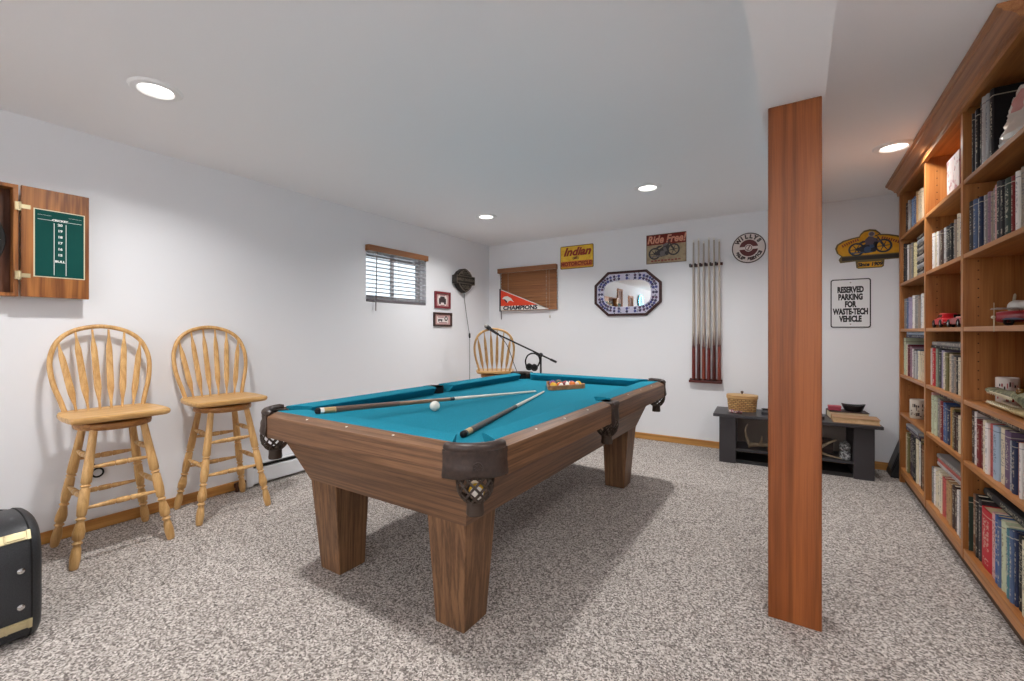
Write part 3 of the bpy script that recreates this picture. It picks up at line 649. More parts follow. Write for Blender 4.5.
# ride sign
t=sign('tin_sign','dark red and tan tin sign with a motorcycle, above the mirror beside the cues',-1.199,2.120)
m=MB(); m.box(-.2125,.2125,-.161,.161,.003,.006); m.mi=1; m.box(-.2125,.2125,.045,.161,.006,.0063); m.build('plate',[speckle('sign_tan',[(.3,'#93836c'),(.6,'#b3a184'),(.8,'#9d8c72')],16,.6,0),speckle('sign_brick',[(.3,'#66241c'),(.7,'#7d3026')],16,.6,0)],t,smooth=0)
m=MB(); m.ring(rrect(.425,.322,.002,1),rrect(.413,.310,.002,1),.003,.0068); m.build('rim',mat('sign_brown_edge','#57423a',.6),t,smooth=0)
m=MB(); m.text('Ride Free!',.116,Tr(0,.100,.0065),.84,.0034,.25); m.build('lettering',mat('sign_peach','#d99a80',.6),t,smooth=0)
m=MB(); moto(m,-.02,-.035,.165,.0063,math.radians(9)); m.mi=2
for k in range(9): m.box(-.16+.036*k,-.134+.036*k,-.142+.003*(k%3),-.122+.002*(k%2),.006,.0066)
m.build('motorcycle_picture',[mat('sign_charcoal','#302c2e',.6),mat('sign_steel','#6d6668',.6),mat('sign_brick2','#8a4436',.6)],t,smooth=0)
# round sign
t=sign('round_sign','round white and maroon sign on the back wall between cues and wooden post',-.397,2.040)
marn=mat('sign_maroon','#5f1f20',.5); offw=mat('sign_offwhite','#e3d8d2',.5)
m=MB(); m.lathe([(.151,.002),(.151,.006),(.001,.006)],56); m.build('disc',offw,t,smooth=0)
m=MB(); m.ring(circ(.151,56),circ(.141,56),.002,.007); m.build('rim',mat('sign_dark_edge','#42302f',.5),t,smooth=30)
m=MB(); m.prism(arc(0,0,.083,9,171,20),.006,.0066); m.prism(arc(0,0,.083,189,351,20),.006,.0066); m.mi=1; m.prism(circ(.037,24),.0066,.0070); m.mi=0; m.ring(circ(.030,24),circ(.024,24),.007,.0074); m.prism([(-.004,-.02),(.014,.02),(.004,.02),(-.014,-.02)],.007,.0074); m.build('centre_emblem',[marn,offw],t,smooth=0)
m=MB()
def arctext(m,s,r,a0,a1,size,z,inward=False,sx=1):
    n=len(s)
    for i,ch in enumerate(s):
        if ch==' ': continue
        a=math.radians(a0+(a1-a0)*i/(n-1)); m.text(ch,size*1.12,Tr(r*math.cos(a),r*math.sin(a),z)@Rm(a+(PI/2 if inward else -PI/2),'Z'),sx,.0038)
arctext(m,'WILLYS',.112,143,37,.046,.0064)
arctext(m,'SALES SERVICE',.112,205,335,.036,.0064,True,.9)
m.build('lettering',mat('sign_dark_edge','#42302f',.5),t,smooth=0)
# shaped yellow sign
t=sign('shaped_sign','yellow arched tin sign with a motorcycle rider, beside the bookcase',.548,1.94)
hw=.248
top=[(-.10-.0,.095)]
arch=[(-.248,.02),(-.235,.055),(-.19,.085),(-.13,.102),(-.075,.112),(-.065,.135),(-.04,.160),(0,.168),(.04,.160),(.065,.135),(.075,.118),(.13,.110),(.19,.092),(.235,.062),(.248,.02),(.235,-.025),(.205,-.055),(.215,-.075),(.21,-.105),(.10,-.108),(.095,-.165),(.08,-.175),(-.08,-.175),(-.095,-.165),(-.10,-.108),(-.21,-.115),(-.222,-.085),(-.205,-.055),(-.235,-.025)]
gold_y=speckle('sign_gold',[(.3,'#d79a2a'),(.7,'#e8b03c')],18,.5,0)
m=MB(); m.prism(arch,.002,.005); m.build('plate',mat('sign_olive_edge','#6b5c33',.6),t,smooth=0)
m=MB(); m.prism([(x*.945,-.004+(y-0)*.93) for x,y in arch if y>-.06],.005,.0056); m.prism(rrect(.168,.048,.01,cy=-.142),.005,.0056); m.build('gold_field',gold_y,t,smooth=0)
m=MB(); m.box(-.198,.198,-.098,-.064,.0056,.0060); m.build('dark_bar',mat('sign_darkbar','#2d2720',.6),t,smooth=0)
m=MB(); moto(m,.0,.005,.150,.0058,math.radians(5),0,1)
m.mi=2; m.prism([(-.03,.03),(-.035,.075),(-.01,.105),(.02,.10),(.045,.07),(.075,.055),(.07,.045),(.03,.055),(.02,.03)],.0068,.0076); m.prism(circ(.022,14,.012,.122),.0068,.0076); m.mi=3; m.ring(circ(.0235,14,.012,.124),circ(.017,14,.012,.124),.0070,.0080)
m.build('rider_picture',[mat('sign_moto_dark','#2c3340',.6),mat('sign_moto_blue','#3d5579',.6),mat('sign_rider','#5f5560',.6),mat('sign_grey','#9a948c',.6)],t,smooth=0)
m=MB(); m.text('Since 1909',.043,Tr(0,-.142,.006),.9,.0026,.15); m.build('lettering',ink_black,t,smooth=0)
m=MB()
for sgn in (-1,1):
    for k in range(8):
        m.box(-.0055,.0055,-.011,.011,.0056,.0062,Tr(sgn*(.085+.0152*k),.083-.0046*k-.0003*k*k,0)@Rm(-sgn*.36,'Z'))
m.build('worn_lettering',mat('sign_worn_red','#8a3d22',.6),t,smooth=0)
# parking sign
t=sign('parking_sign','white metal parking sign with black lettering, right of the wooden post','',0) if False else sign('parking_sign','white metal parking sign with black lettering, right of the wooden post',.411,1.459)
m=MB(); m.prism(rrect(.29,.438,.02),.002,.005); m.build('plate',mat('sign_white','#e9e9ea',.4),t,smooth=30)
m=MB(); m.ring(rrect(.29,.438,.02),rrect(.272,.42,.014),.004,.0056); m.build('border',ink_black,t,smooth=30)
m=MB()
for i,(s,sx,) in enumerate((('RESERVED',.60),('PARKING',.60),('FOR',.60),('WASTE-TECH',.585),('VEHICLE',.60))):
    m.text(s,.072,Tr(0,.120-.0655*i,.0052),sx*.97,.0042)
m.build('lettering',ink_black,t,smooth=0)
m=MB()
for z in (.187,-.187): m.lathe([(.007,.005),(.006,.0075),(.001,.008)],12,Tr(0,z,0))
m.build('screws',chrome,t)
# mirror
t=thing('wall_mirror','octagonal wall mirror with dark frame and blue floral border','mirror',(-1.632,YB,1.645),BACK)
def octo(a,b,c,d): return [(c,-b),(a,-d),(a,d),(c,b),(-c,b),(-a,d),(-a,-d),(-c,-b)]
m=MB(); m.ring(octo(.392,.258,.229,.110),octo(.362,.230,.214,.098),.002,.026); m.build('frame',wood('mirror_frame','#2e1413','#4a2320','x',2,.35),t,smooth=0,bevel=.006)
def selp(a,b,n=64,e=.62):
    return [(a*math.copysign(abs(math.cos(2*PI*k/n))**e,math.cos(2*PI*k/n)),b*math.copysign(abs(math.sin(2*PI*k/n))**e,math.sin(2*PI*k/n))) for k in range(n)]
m=MB(); m.prism(selp(.272,.152),.014,.0155); m.build('mirror_glass',mat('mirror_silver','#f2f4f4',.02,1),t,smooth=0)
m=MB(); m.mi=4; m.prism(octo(.364,.232,.215,.099),.003,.014); path=selp(.334,.207,40,.68)+selp(.301,.174,36,.66); rg=random.Random(3)
for i,(x,y) in enumerate(path):
    m.mi=[0,1,0,2,0,1][i%6]; a=rg.random()*6
    for k in range(5):
        q=a+2*PI*k/5; m.prism(circ(.0075,7,x+.010*math.cos(q),y+.010*math.sin(q)),.0138,.0148)
    m.mi=2; m.prism(circ(.005,8,x,y),.0148,.0152)
    m.mi=3; q=a+.5; m.prism([(x+.016*math.cos(q),y+.016*math.sin(q)),(x+.03*math.cos(q+.25),y+.03*math.sin(q+.25)),(x+.034*math.cos(q),y+.034*math.sin(q)),(x+.026*math.cos(q-.25),y+.026*math.sin(q-.25))],.014,.0146)
m.build('border_panel',[mat('flower_navy','#262a55',.4),mat('flower_blue','#3a458f',.4),mat('flower_plum','#5a3a5c',.4),mat('leaf_slate','#3c5560',.4),mat('border_porcelain','#cdcade',.35)],t,smooth=0)
# ------------------------------------------------------------------ wall cue rack
mah=wood('rack_mahogany','#3f1512','#68261e','x',2,.35)
t=thing('cue_rack','dark wooden wall rack holding upright pool cues on the back wall','cue rack',(-.793,YB,0),BACK)
m=MB(); m.box(-.158,.158,.672,.692,.002,.062); m.box(-.158,.158,.692,.712,.002,.014); m.box(-.158,.158,.690,.700,.052,.062); m.build('bottom_shelf',mah,t,smooth=0,bevel=.003)
m=MB(); m.box(-.160,.162,1.888,1.918,.002,.020); m.build('top_bar',mah,t,smooth=0,bevel=.004)
for k in range(6):
    x=-.128+.0495*k
    m=MB(); m.box(x-.030,x-.012,1.890,1.922,.020,.052); m.build('peg',mat('peg_black','#1f1817',.4),t,bevel=.004)
for k in range(6):
    x=-.793-.116+.0495*k
    c=thing('wall_cue','%s pool cue from the left standing in the wall rack, pale shaft and mahogany butt'%['first','second','third','fourth','fifth','sixth'][k],'pool cue',(x,YB-.034,.694),group='cues standing in the wall rack')
    L=1.475+.02*math.sin(k*2.3)
    r=lambda s:.0175+(.0080-.0175)*s/L
    def seg(n,pr,mm): q=MB(); q.lathe(pr,12); return q.build(n,mm,c,smooth=50)
    seg('bumper',[(.012,0),(.0168,.006),(.0168,.015)],black_rubber)
    z1=.36+.02*math.sin(k*1.7)
    seg('butt',[(.0172,.015),(r(z1),z1)],[mat('cue_mahogany','#6a2118',.3),mat('cue_rosewood','#4c1812',.3),mat('cue_chestnut','#7c3422',.3)][k%3])
    seg('shaft',[(r(z1),z1),(r(L-.025),L-.025)],[mat('cue_ash','#b9aea2',.35),mat('cue_ash2','#c6bbae',.35)][k%2])
    q=MB(); n=8
    for j in range(4):  # long points inlaid from butt into the shaft
        a=j*PI/2; q.loft([[((r(z)+.0006)*math.cos(a+w),(r(z)+.0006)*math.sin(a+w),z) for w in (-ww,-ww/2,0,ww/2,ww)] + [((r(z)-.001)*math.cos(a+w),(r(z)-.001)*math.sin(a+w),z) for w in (ww,0,-ww)] for z,ww in ((z1-.02,.6),(z1+.06,.35),(z1+.14,.03))])
    q.build('inlay_points',mat('cue_rosewood','#4c1812',.3),c,smooth=30)
    seg('ferrule',[(.0081,L-.025),(.0080,L-.006),(.007,L),(.001,L+.001)],ink_white)
# ------------------------------------------------------------------ left wall pieces: badge lamp, pictures
t=thing('shield_badge','dark bar and shield wall plaque near the room corner, cord hanging below','wall plaque',(XL,4.372,1.845),LEFT)
sh=[(0,.158),(.03,.150),(.075,.118),(.10,.085),(.105,.072),(.105,-.05),(.085,-.085),(.05,-.12),(0,-.15)]
sh=sh+[(-x,y) for x,y in reversed(sh[1:-1])]
sh=[(-x*1.32,y) for x,y in sh]
pl=speckle('plaque_pewter',[(.3,'#2a2725'),(.7,'#3b3733')],30,.5,.2)
m=MB(); m.prism(sh,.002,.075); m.build('shield',pl,t,smooth=0,bevel=.006)
m=MB(); m.prism(rrect(.37,.105,.006,cy=.012),.01,.085); m.build('bar',pl,t,smooth=30,bevel=.004)
m=MB(); m.ring([(x*.92,y*.92) for x,y in sh],[(x*.85,y*.85) for x,y in sh],.075,.080); m.ring(rrect(.36,.096,.004,cy=.012),rrect(.346,.084,.004,cy=.012),.085,.088)
m.text('MOTOR',.055,Tr(0,.095,.076),.9,.001); m.text('HARLEY-DAVIDSON',.044,Tr(0,.012,.086),.86,.001); m.text('CYCLES',.055,Tr(0,-.078,.076),.8,.001)
m.build('lettering',mat('plaque_bronze','#6f675b',.5,.2),t,smooth=0)
cordm=mat('cord_grey','#77736f',.6)
t=thing('power_cord','thin grey hanging power cord with black inline switch on the left wall','power cord',(XL,4.42,1.69),LEFT)
m=MB(); m.tube(cr([(0,0,.02),(.012,-.06,.010),(.055,-.25,.007),(.095,-.42,.007),(.118,-.53,.010),(.125,-.70,.007),(.128,-1.0,.006),(.12,-1.35,.006)],6),.0032,6); m.build('cable',cordm,t)
m=MB(); m.lathe([(.004,-.032),(.011,-.026),(.012,.0),(.011,.026),(.004,.032)],12,Tr(.118,-.535,.012)@Rm(-PI/2,'X')); m.build('inline_switch',black_rubber,t)
def frame(label,y,z,w,h,fm,fw,fn):
    t=thing('picture_frame',label,'framed picture',(XL,y,z),LEFT,'small framed pictures beside the window')
    m=MB(); m.ring(rrect(w,h,.002,1),rrect(w-2*fw,h-2*fw,.002,1),.002,.022); m.build('frame',fm,t,smooth=0,bevel=.004)
    m=MB(); m.box(-w/2+fw*.8,w/2-fw*.8,-h/2+fw*.8,h/2-fw*.8,.003,.008); m.build('backing',mat('picture_pink','#c79c98',.7),t,smooth=0)
    m=MB(); fn(m); m.build('print',[mat('print_white','#e6dcd8',.7),mat('print_dark','#3a2a2e',.7),mat('print_rose','#a86a6c',.7)],t,smooth=0)
def p1(m):
    m.mi=0; m.prism(circ(.088,24,0,.0,sy=.95),.008,.0086)
    m.mi=1; m.prism(rrect(.125,.05,.01,cy=-.005),.0086,.0092); m.prism([(-.045,.02),(.045,.02),(.035,.045),(-.035,.045)],.0086,.0092)
    for x in (-.045,.045): m.prism(circ(.018,10,x,-.035),.0086,.0094)
    m.mi=2; m.box(-.05,.05,.052,.066,.0086,.0092); m.box(-.04,.04,-.07,-.058,.0086,.0092)
def p2(m):
    m.mi=0; m.prism(rrect(.20,.085,.01,cy=-.005),.008,.0086)
    m.mi=1; m.ring(circ(.030,16,.06,.012),circ(.016,12,.06,.012)[:12] and circ(.016,16,.06,.012),.0086,.0092); m.prism(rrect(.075,.018,.004,cx=-.045,cy=-.006),.0086,.0092); m.prism(circ(.010,8,-.07,-.018),.0086,.0092); m.prism(circ(.010,8,-.02,-.018),.0086,.0092)
    m.mi=2; m.box(-.085,.02,.022,.034,.0086,.0092); m.box(-.07,.08,-.044,-.034,.0086,.0092)
frame('small red framed picture on the left wall, upper of the two by the window',4.016,1.585,.276,.200,mat('frame_red','#7a2730',.4),.026,p1)
frame('small dark brown framed picture on the left wall, lower of the two by the window',4.021,1.352,.322,.166,mat('frame_brown','#3a2019',.4),.022,p2)
# ------------------------------------------------------------------ boom microphone stand and headphones in the far corner
MX,MY=-2.385,4.30
right=Vector((math.cos(.5716),math.sin(.5716),0)); 
def mp(u,z,k=0): return Vector((MX,MY,0))+right*u+Vector((-math.sin(.5716),math.cos(.5716),0))*k+Vector((0,0,z))
t=thing('microphone_stand','black boom microphone stand behind the far end of pool table','microphone stand',(MX,MY,0))
mt=mat('stand_black','#202022',.4,.3)
o=Vector((MX,MY,0))
m=MB(); m.tube([(0,0,.03),(0,0,.93)],.011,10); m.build('pole',mt,t)
for k in range(3):
    a=2*PI*k/3+.4; m=MB(); m.tube([(0,0,.10),(.16*math.cos(a),.16*math.sin(a),.045),(.30*math.cos(a),.30*math.sin(a),.010)],.009,8); m.build('leg',mt,t)
A_,B_=mp(.175,.865)-o,mp(-.50,1.185)-o
m=MB(); m.tube([A_,B_],.009,10); m.tube([A_,A_.lerp(B_,.10)],.013,10); m.build('boom_arm',mt,t)
cl=A_.lerp(B_,.26)
m=MB(); m.sphere((0,0,.945),.026,12,8); m.lathe([(.017,-.022),(.017,.022)],12,Tr(0,-.02,.945)@Rm(PI/2,'X')); m.build('boom_clutch',mt,t)
m=MB(); m.tube([mp(-.47,1.172)-o,mp(-.535,1.215)-o,mp(-.565,1.235)-o],[.013,.016,.019],10); m.tube([mp(-.565,1.235)-o,mp(-.60,1.262)-o],[.024,.022],12); m.build('microphone',mt,t)
m=MB(); m.sphere(mp(-.605,1.266)-o,.024,12,8); m.build('microphone_grille',mat('grille_grey','#8b8a86',.5,.6),t)
m=MB(); m.tube(cr([mp(-.50,1.19)-o,mp(-.42,1.12)-o,mp(-.36,1.02)-o,mp(-.30,.85)-o,mp(-.26,.72)-o,mp(-.24,.4)-o,mp(-.2,.02)-o],5),.0035,6); m.build('cable',black_rubber,t)
t=thing('headphones','black headphones hanging from the boom of the microphone stand','headphones',mp(-.085,.88))
hd=mp(-.085,.88)
def hp(u,z,k=0): return mp(-.085+u,.88+z,k)-hd
m=MB(); m.tube(cr([hp(-.075,-.06),hp(-.085,.0),hp(-.06,.06),hp(0,.085),hp(.055,.06),hp(.075,0),hp(.05,-.06)],5),.0085,8); m.build('headband',black_rubber,t)
for u,z in ((-.045,-.065),(.012,-.072)):
    m=MB(); m.sphere(hp(u,z),.040,14,10,(.75,.75,1)); m.torus(.029,.011,Tr(*hp(u,z,-.03))@Rm(.5716,'Z')@Rm(PI/2,'X'),n=18); m.build('ear_cup',mat('earcup_black','#141415',.5),t)
# ------------------------------------------------------------------ low black bench with a shelf
BA=math.radians(3.6)
BXc,BYc=-.045,4.705
t=thing('low_bench','low black wooden bench with lower shelf against the back wall','bench',(BXc,BYc,0),(0,0,BA))
BM=Tr(BXc,BYc,0)@Rm(BA,'Z')
bw=.615
m=MB(); m.box(-bw,bw,-.235,.205,.425,.452); m.build('top_board',black_paint,t,smooth=0,bevel=.004)
for s in (-1,1):
    m=MB(); m.box(min(s*.43,s*.567),max(s*.43,s*.567),-.185,.17,0,.425); m.build('leg_panel',black_paint,t,smooth=0,bevel=.003)
m=MB(); m.box(-.43,.43,-.17,.17,.115,.133); m.build('lower_shelf',black_paint,t,smooth=0,bevel=.002)
m=MB(); m.box(-.43,.43,-.155,.16,.0,.03); m.build('plinth',mat('bench_plinth','#191718',.6),t,smooth=0)
m=MB(); m.box(-.43,.43,.172,.182,.03,.425); m.build('back_panel',mat('bench_back','#7d7067',.6),t,smooth=0)
def onb(x,y,z): return BM@Vector((x,y,z))
# basket
wick=mat('wicker','#b98a50',.7); 
nt,N,L,b=nodes(wick)
tc=N.new('ShaderNodeTexCoord'); ck=N.new('ShaderNodeTexBrick'); ck.inputs['Scale'].default_value=15; ck.inputs['Color1'].default_value=lin('#e0b878'); ck.inputs['Color2'].default_value=lin('#c4935a'); ck.inputs['Mortar'].default_value=lin('#6f4626'); ck.inputs['Mortar Size'].default_value=.035
mpn=N.new('ShaderNodeMapping'); mpn.inputs['Rotation'].default_value=(PI/2,0,0); L.new(tc.outputs['Object'],mpn.inputs['Vector']); L.new(mpn.outputs[0],ck.inputs['Vector']); L.new(ck.outputs['Color'],b.inputs['Base Color'])
bp=N.new('ShaderNodeBump'); bp.inputs['Strength'].default_value=.7; bp.inputs['Distance'].default_value=.004; L.new(ck.outputs['Fac'],bp.inputs['Height']); bp.invert=True; L.new(bp.outputs[0],b.inputs['Normal'])
t=thing('woven_basket','oval woven basket with wooden lid on the left end of black bench','basket',onb(-.385,.045,.4525),(0,0,BA))
def ov(a,bb,z,n=32,e=.75): return [(a*math.copysign(abs(math.cos(2*PI*k/n))**e,math.cos(2*PI*k/n)),bb*math.copysign(abs(math.sin(2*PI*k/n))**e,math.sin(2*PI*k/n)),z) for k in range(n)]
m=MB(); m.loft([ov(.116,.085,0),ov(.121,.090,.03),ov(.127,.097,.10),ov(.131,.10,.135)]); m.build('body',wick,t,smooth=50)
m=MB(); m.loft([ov(.131,.101,.118),ov(.135,.104,.120),ov(.135,.104,.136),ov(.131,.101,.138)]); m.build('rim_band',mat('basket_band','#c99f66',.6),t,smooth=50)
m=MB(); m.loft([ov(.134,.103,.138),ov(.136,.105,.143),ov(.134,.103,.150),ov(.11,.08,.154),ov(.03,.02,.157)]); m.build('lid',wood('basket_lid','#b88c58','#d6b07c','x',2,.5),t,smooth=50)
m=MB(); m.lathe([(.006,.156),(.006,.166),(.013,.172),(.014,.180),(.008,.186),(.001,.187)],14); m.build('knob',mat('knob_dark','#5a4a3c',.4),t)
rg=random.Random(9)
m=MB()
for k in range(34):
    m.mi=k%3; m.sphere((rg.uniform(-.055,.055),rg.uniform(-.022,.022),.009+rg.uniform(0,.018)),rg.uniform(.006,.010),8,6)
tag(m.build('bead_string',[mat('bead_rose','#9c6468',.4),mat('bead_pale','#cdb4ae',.4),mat('bead_plum','#6d4048',.4)],loc=onb(-.425,-.150,.4525),rot=(0,0,BA),smooth=60),'heap of small pink and plum beads in front of the woven basket','beads')
# flat dark tray behind the post
t=thing('serving_tray','flat dark tray lying on the black bench, half hidden behind the post','tray',onb(.01,.0,.4525),(0,0,BA))
m=MB(); m.prism(rrect(.47,.24,.02),0,.008); m.build('base',mat('tray_slate','#34363b',.35),t,smooth=30)
m=MB(); m.ring(rrect(.47,.24,.02),rrect(.454,.224,.014),.008,.026); m.build('rim',mat('tray_slate_edge','#26272b',.35),t,smooth=30)

# ------------------------------------------------------------------ books
BOOKCOL={'dark brown':'#4a3630','light grey':'#b9b7b6','sky blue':'#7f9cc0','blue':'#3f5d94','tan':'#b48f66','beige':'#cbb79a','black':'#1f1d20','cream':'#dcd0b6','grey':'#85817f','charcoal':'#3c3a3d','pale yellow':'#ddd0a0','slate blue':'#56688a','lilac':'#a79bb6','mauve':'#94707f','white':'#e6e0dc','pale blue':'#a3b4c6','pale green':'#c3c9ac','maroon':'#6b2b36','olive':'#77704a','dark purple':'#453a4c','brown':'#7a543a','taupe':'#9c8b7c','pink':'#cfa39f','red':'#b8232e','grey green':'#8b9685','dark red':'#7c2a2a','navy':'#2b3350','gold':'#b98a44','coral red':'#c0605a','silver grey':'#a6a8ab','dark green':'#2f3c33','purple':'#6d5670','teal':'#4f7f86','orange':'#b9642f'}
dark={'dark brown','black','charcoal','maroon','dark purple','brown','dark red','navy','dark green','purple','blue','red','olive','slate blue','teal','grey'}
def bookmat(c): return spine('book_'+c.replace(' ','_'),BOOKCOL[c],'#d8cfb8' if c in dark else ['#3a2f30','#6b2f30','#2d3a5c'][len(c)%3])
pages=mat('book_pages','#dfd4bd',.85); pages2=mat('book_pages_aged','#cbb791',.85)
rb_=random.Random(5)
BX=.70          # bookcase front plane
def add_book(label,group,y1,th,h,dep,c,x0,z0,flat=False,rot=None,loc=None,pg=None):
    """closed book; local x depth from spine, y thickness, z height"""
    t_=min(.003,th*.16)
    k=min(th*.16,.006)
    outer=[(dep,0),(k,0),(k*.3,th*.18),(0,th*.5),(k*.3,th*.82),(k,th),(dep,th)]
    inner=[(dep,th-t_),(k+.002,th-t_),(k+.002,t_),(dep,t_)]
    m=MB(); m.prism(outer+inner,0,h)
    o=m.build('book',bookmat(c),smooth=30); 
    o.location=loc if loc else (x0,y1-th,z0)
    if rot: o.rotation_euler=rot
    tag(o,label,'book',group)
    m=MB(); m.box(k+.0025,dep-.004,t_,th-t_,.004,h-.004); m.build('page_block',pg or (pages if rb_.random()<.6 else pages2),o,smooth=0)
    return o
ORD=['first','second','third','fourth','fifth','sixth','seventh','eighth','ninth','tenth','eleventh','twelfth','thirteenth','fourteenth','fifteenth','sixteenth','seventeenth','eighteenth','nineteenth','twentieth']
ROWN={'A':'top shelf','B':'second shelf','C':'third shelf','D':'fourth shelf','E':'fifth shelf','F':'bottom shelf'}
BAYN={1:'far bay',2:'middle bay',3:'near bay'}
SH={'A':1.955,'B':1.588,'C':1.226,'D':.864,'E':.562,'F':.122}
BOOKS = {
 ('A',1):[(4.607,0.125,0.253,'dark brown'),(4.483,0.063,0.247,'light grey'),(4.42,0.09,0.237,'sky blue'),(4.33,0.095,0.23,'blue'),(4.235,0.074,0.246,'tan'),(4.161,0.092,0.242,'beige')],
 ('B',1):[(4.645,0.065,0.31,'black'),(4.58,0.091,0.29,'cream'),(4.489,0.115,0.279,'grey'),(4.374,0.074,0.27,'charcoal'),(4.3,0.099,0.258,'pale yellow')],
 ('C',1):[(4.622,0.056,0.235,'grey'),(4.566,0.081,0.236,'slate blue'),(4.485,0.078,0.24,'lilac'),(4.407,0.075,0.243,'mauve'),(4.332,0.048,0.241,'white'),(4.284,0.082,0.239,'light grey'),(4.202,0.068,0.237,'grey'),(4.134,0.054,0.235,'pale blue'),(4.08,0.104,0.237,'white')],
 ('D',1):[(4.645,0.048,0.29,'pale green'),(4.597,0.098,0.243,'white'),(4.498,0.063,0.241,'maroon'),(4.435,0.061,0.226,'mauve'),(4.374,0.059,0.212,'white'),(4.315,0.043,0.21,'black'),(4.272,0.042,0.202,'light grey'),(4.229,0.055,0.207,'slate blue'),(4.174,0.092,0.203,'cream'),(4.082,0.076,0.203,'beige')],
 ('F',1):[(4.593,0.069,0.294,'tan'),(4.524,0.104,0.306,'olive'),(4.42,0.09,0.315,'dark purple'),(4.329,0.086,0.313,'charcoal'),(4.243,0.103,0.313,'cream'),(4.14,0.078,0.313,'olive'),(4.062,0.056,0.305,'brown'),(4.006,0.048,0.311,'cream')],
 ('B',2):[(3.795,0.093,0.232,'white'),(3.702,0.076,0.226,'cream'),(3.627,0.072,0.222,'dark brown'),(3.554,0.053,0.219,'light grey'),(3.501,0.092,0.217,'charcoal'),(3.409,0.083,0.215,'black'),(3.326,0.069,0.22,'taupe'),(3.257,0.066,0.237,'cream')],
 ('D',2):[(3.822,0.008,0.232,'white'),(3.814,0.033,0.237,'pink'),(3.781,0.053,0.235,'red'),(3.728,0.064,0.237,'grey green'),(3.664,0.05,0.236,'charcoal'),(3.614,0.06,0.228,'lilac'),(3.554,0.058,0.217,'cream'),(3.497,0.045,0.216,'olive'),(3.452,0.05,0.212,'beige'),(3.403,0.087,0.205,'grey'),(3.316,0.039,0.202,'black'),(3.277,0.048,0.201,'cream'),(3.229,0.05,0.196,'pale green')],
 ('E',2):[(3.822,0.03,0.254,'pink'),(3.792,0.112,0.239,'pale green'),(3.679,0.092,0.233,'grey'),(3.587,0.05,0.229,'dark red'),(3.537,0.073,0.227,'blue'),(3.464,0.047,0.218,'navy'),(3.418,0.061,0.216,'gold'),(3.357,0.071,0.212,'olive'),(3.286,0.041,0.202,'dark brown'),(3.245,0.069,0.198,'cream')],
 ('F',2):[(3.822,0.061,0.223,'grey'),(3.761,0.073,0.225,'white'),(3.688,0.115,0.233,'cream'),(3.573,0.08,0.225,'coral red'),(3.493,0.113,0.23,'tan'),(3.38,0.095,0.234,'dark brown'),(3.285,0.047,0.234,'white'),(3.238,0.052,0.239,'silver grey')],
 ('A',3):[(3.062,0.008,0.32,'silver grey'),(3.054,0.008,0.314,'black'),(3.046,0.019,0.311,'charcoal'),(3.027,0.037,0.312,'silver grey'),(2.991,0.036,0.306,'black'),(2.955,0.039,0.301,'charcoal'),(2.916,0.022,0.311,'black'),(2.893,0.035,0.322,'light grey'),(2.858,0.032,0.319,'silver grey'),(2.826,0.045,0.32,'black')],
 ('B',3):[(3.062,0.043,0.251,'charcoal'),(3.019,0.083,0.25,'slate blue'),(2.936,0.03,0.243,'navy'),(2.906,0.063,0.241,'light grey'),(2.843,0.067,0.24,'mauve'),(2.776,0.03,0.24,'grey'),(2.747,0.025,0.247,'pink'),(2.721,0.07,0.254,'charcoal'),(2.652,0.031,0.233,'black'),(2.621,0.052,0.235,'dark green'),(2.568,0.017,0.234,'dark red'),(2.551,0.067,0.241,'cream'),(2.485,0.056,0.239,'taupe')],
 ('E',3):[(3.06,0.05,0.252,'dark brown'),(3.006,0.029,0.255,'white'),(2.977,0.084,0.224,'dark red'),(2.887,0.073,0.235,'cream'),(2.814,0.047,0.231,'coral red'),(2.768,0.062,0.232,'pale blue'),(2.705,0.059,0.235,'cream'),(2.646,0.061,0.233,'purple'),(2.586,0.026,0.201,'silver grey'),(2.56,0.04,0.206,'navy'),(2.52,0.033,0.209,'orange'),(2.487,0.021,0.212,'white'),(2.466,0.035,0.215,'black')],
 ('F',3):[(3.062,0.01,0.265,'dark green'),(3.052,0.044,0.287,'brown'),(3.008,0.075,0.295,'black'),(2.927,0.131,0.268,'red'),(2.796,0.058,0.284,'pink'),(2.738,0.065,0.291,'blue'),(2.674,0.068,0.293,'pale green'),(2.606,0.032,0.28,'teal'),(2.574,0.029,0.287,'slate blue'),(2.545,0.022,0.293,'navy'),(2.522,0.045,0.288,'black'),(2.477,0.053,0.284,'cream')],
}
for (row,bay),L_ in BOOKS.items():
    seq=[]
    for y1,w,hh,c in L_:
        n=2 if w>.062 else 1
        if w>.105: n=3
        if c=='red' and w>.1: n=1
        fr=[1] if n==1 else ([.54,.46] if n==2 else [.36,.3,.34])
        yy=y1
        for i,f in enumerate(fr):
            cc=c
            if i==1: cc={'white':'cream','cream':'white','charcoal':'black','black':'charcoal','grey':'taupe','tan':'beige','olive':'dark brown','light grey':'grey','blue':'slate blue','dark purple':'charcoal','mauve':'taupe','slate blue':'light grey','pale blue':'light grey'}.get(c,c)
            seq.append((yy,w*f-.0012,hh*(1-.03*i*(i%2)),cc)); yy-=w*f
    for i,(y1,w,hh,c) in enumerate(seq):
        size='thick' if w>.05 else ('slim' if w<.028 else 'medium')
        dep=min(.245,max(.13,hh*.72))*(1 if row!='F' else .95)
        add_book('%s %s book, %s from the left among upright books, %s of %s'%(size,c,ORD[i],ROWN[row],BAYN[bay]),'upright books on the bookcase',y1,w,hh-.0,dep,c,BX+.018+rb_.uniform(0,.012),SH[row]+.0005)
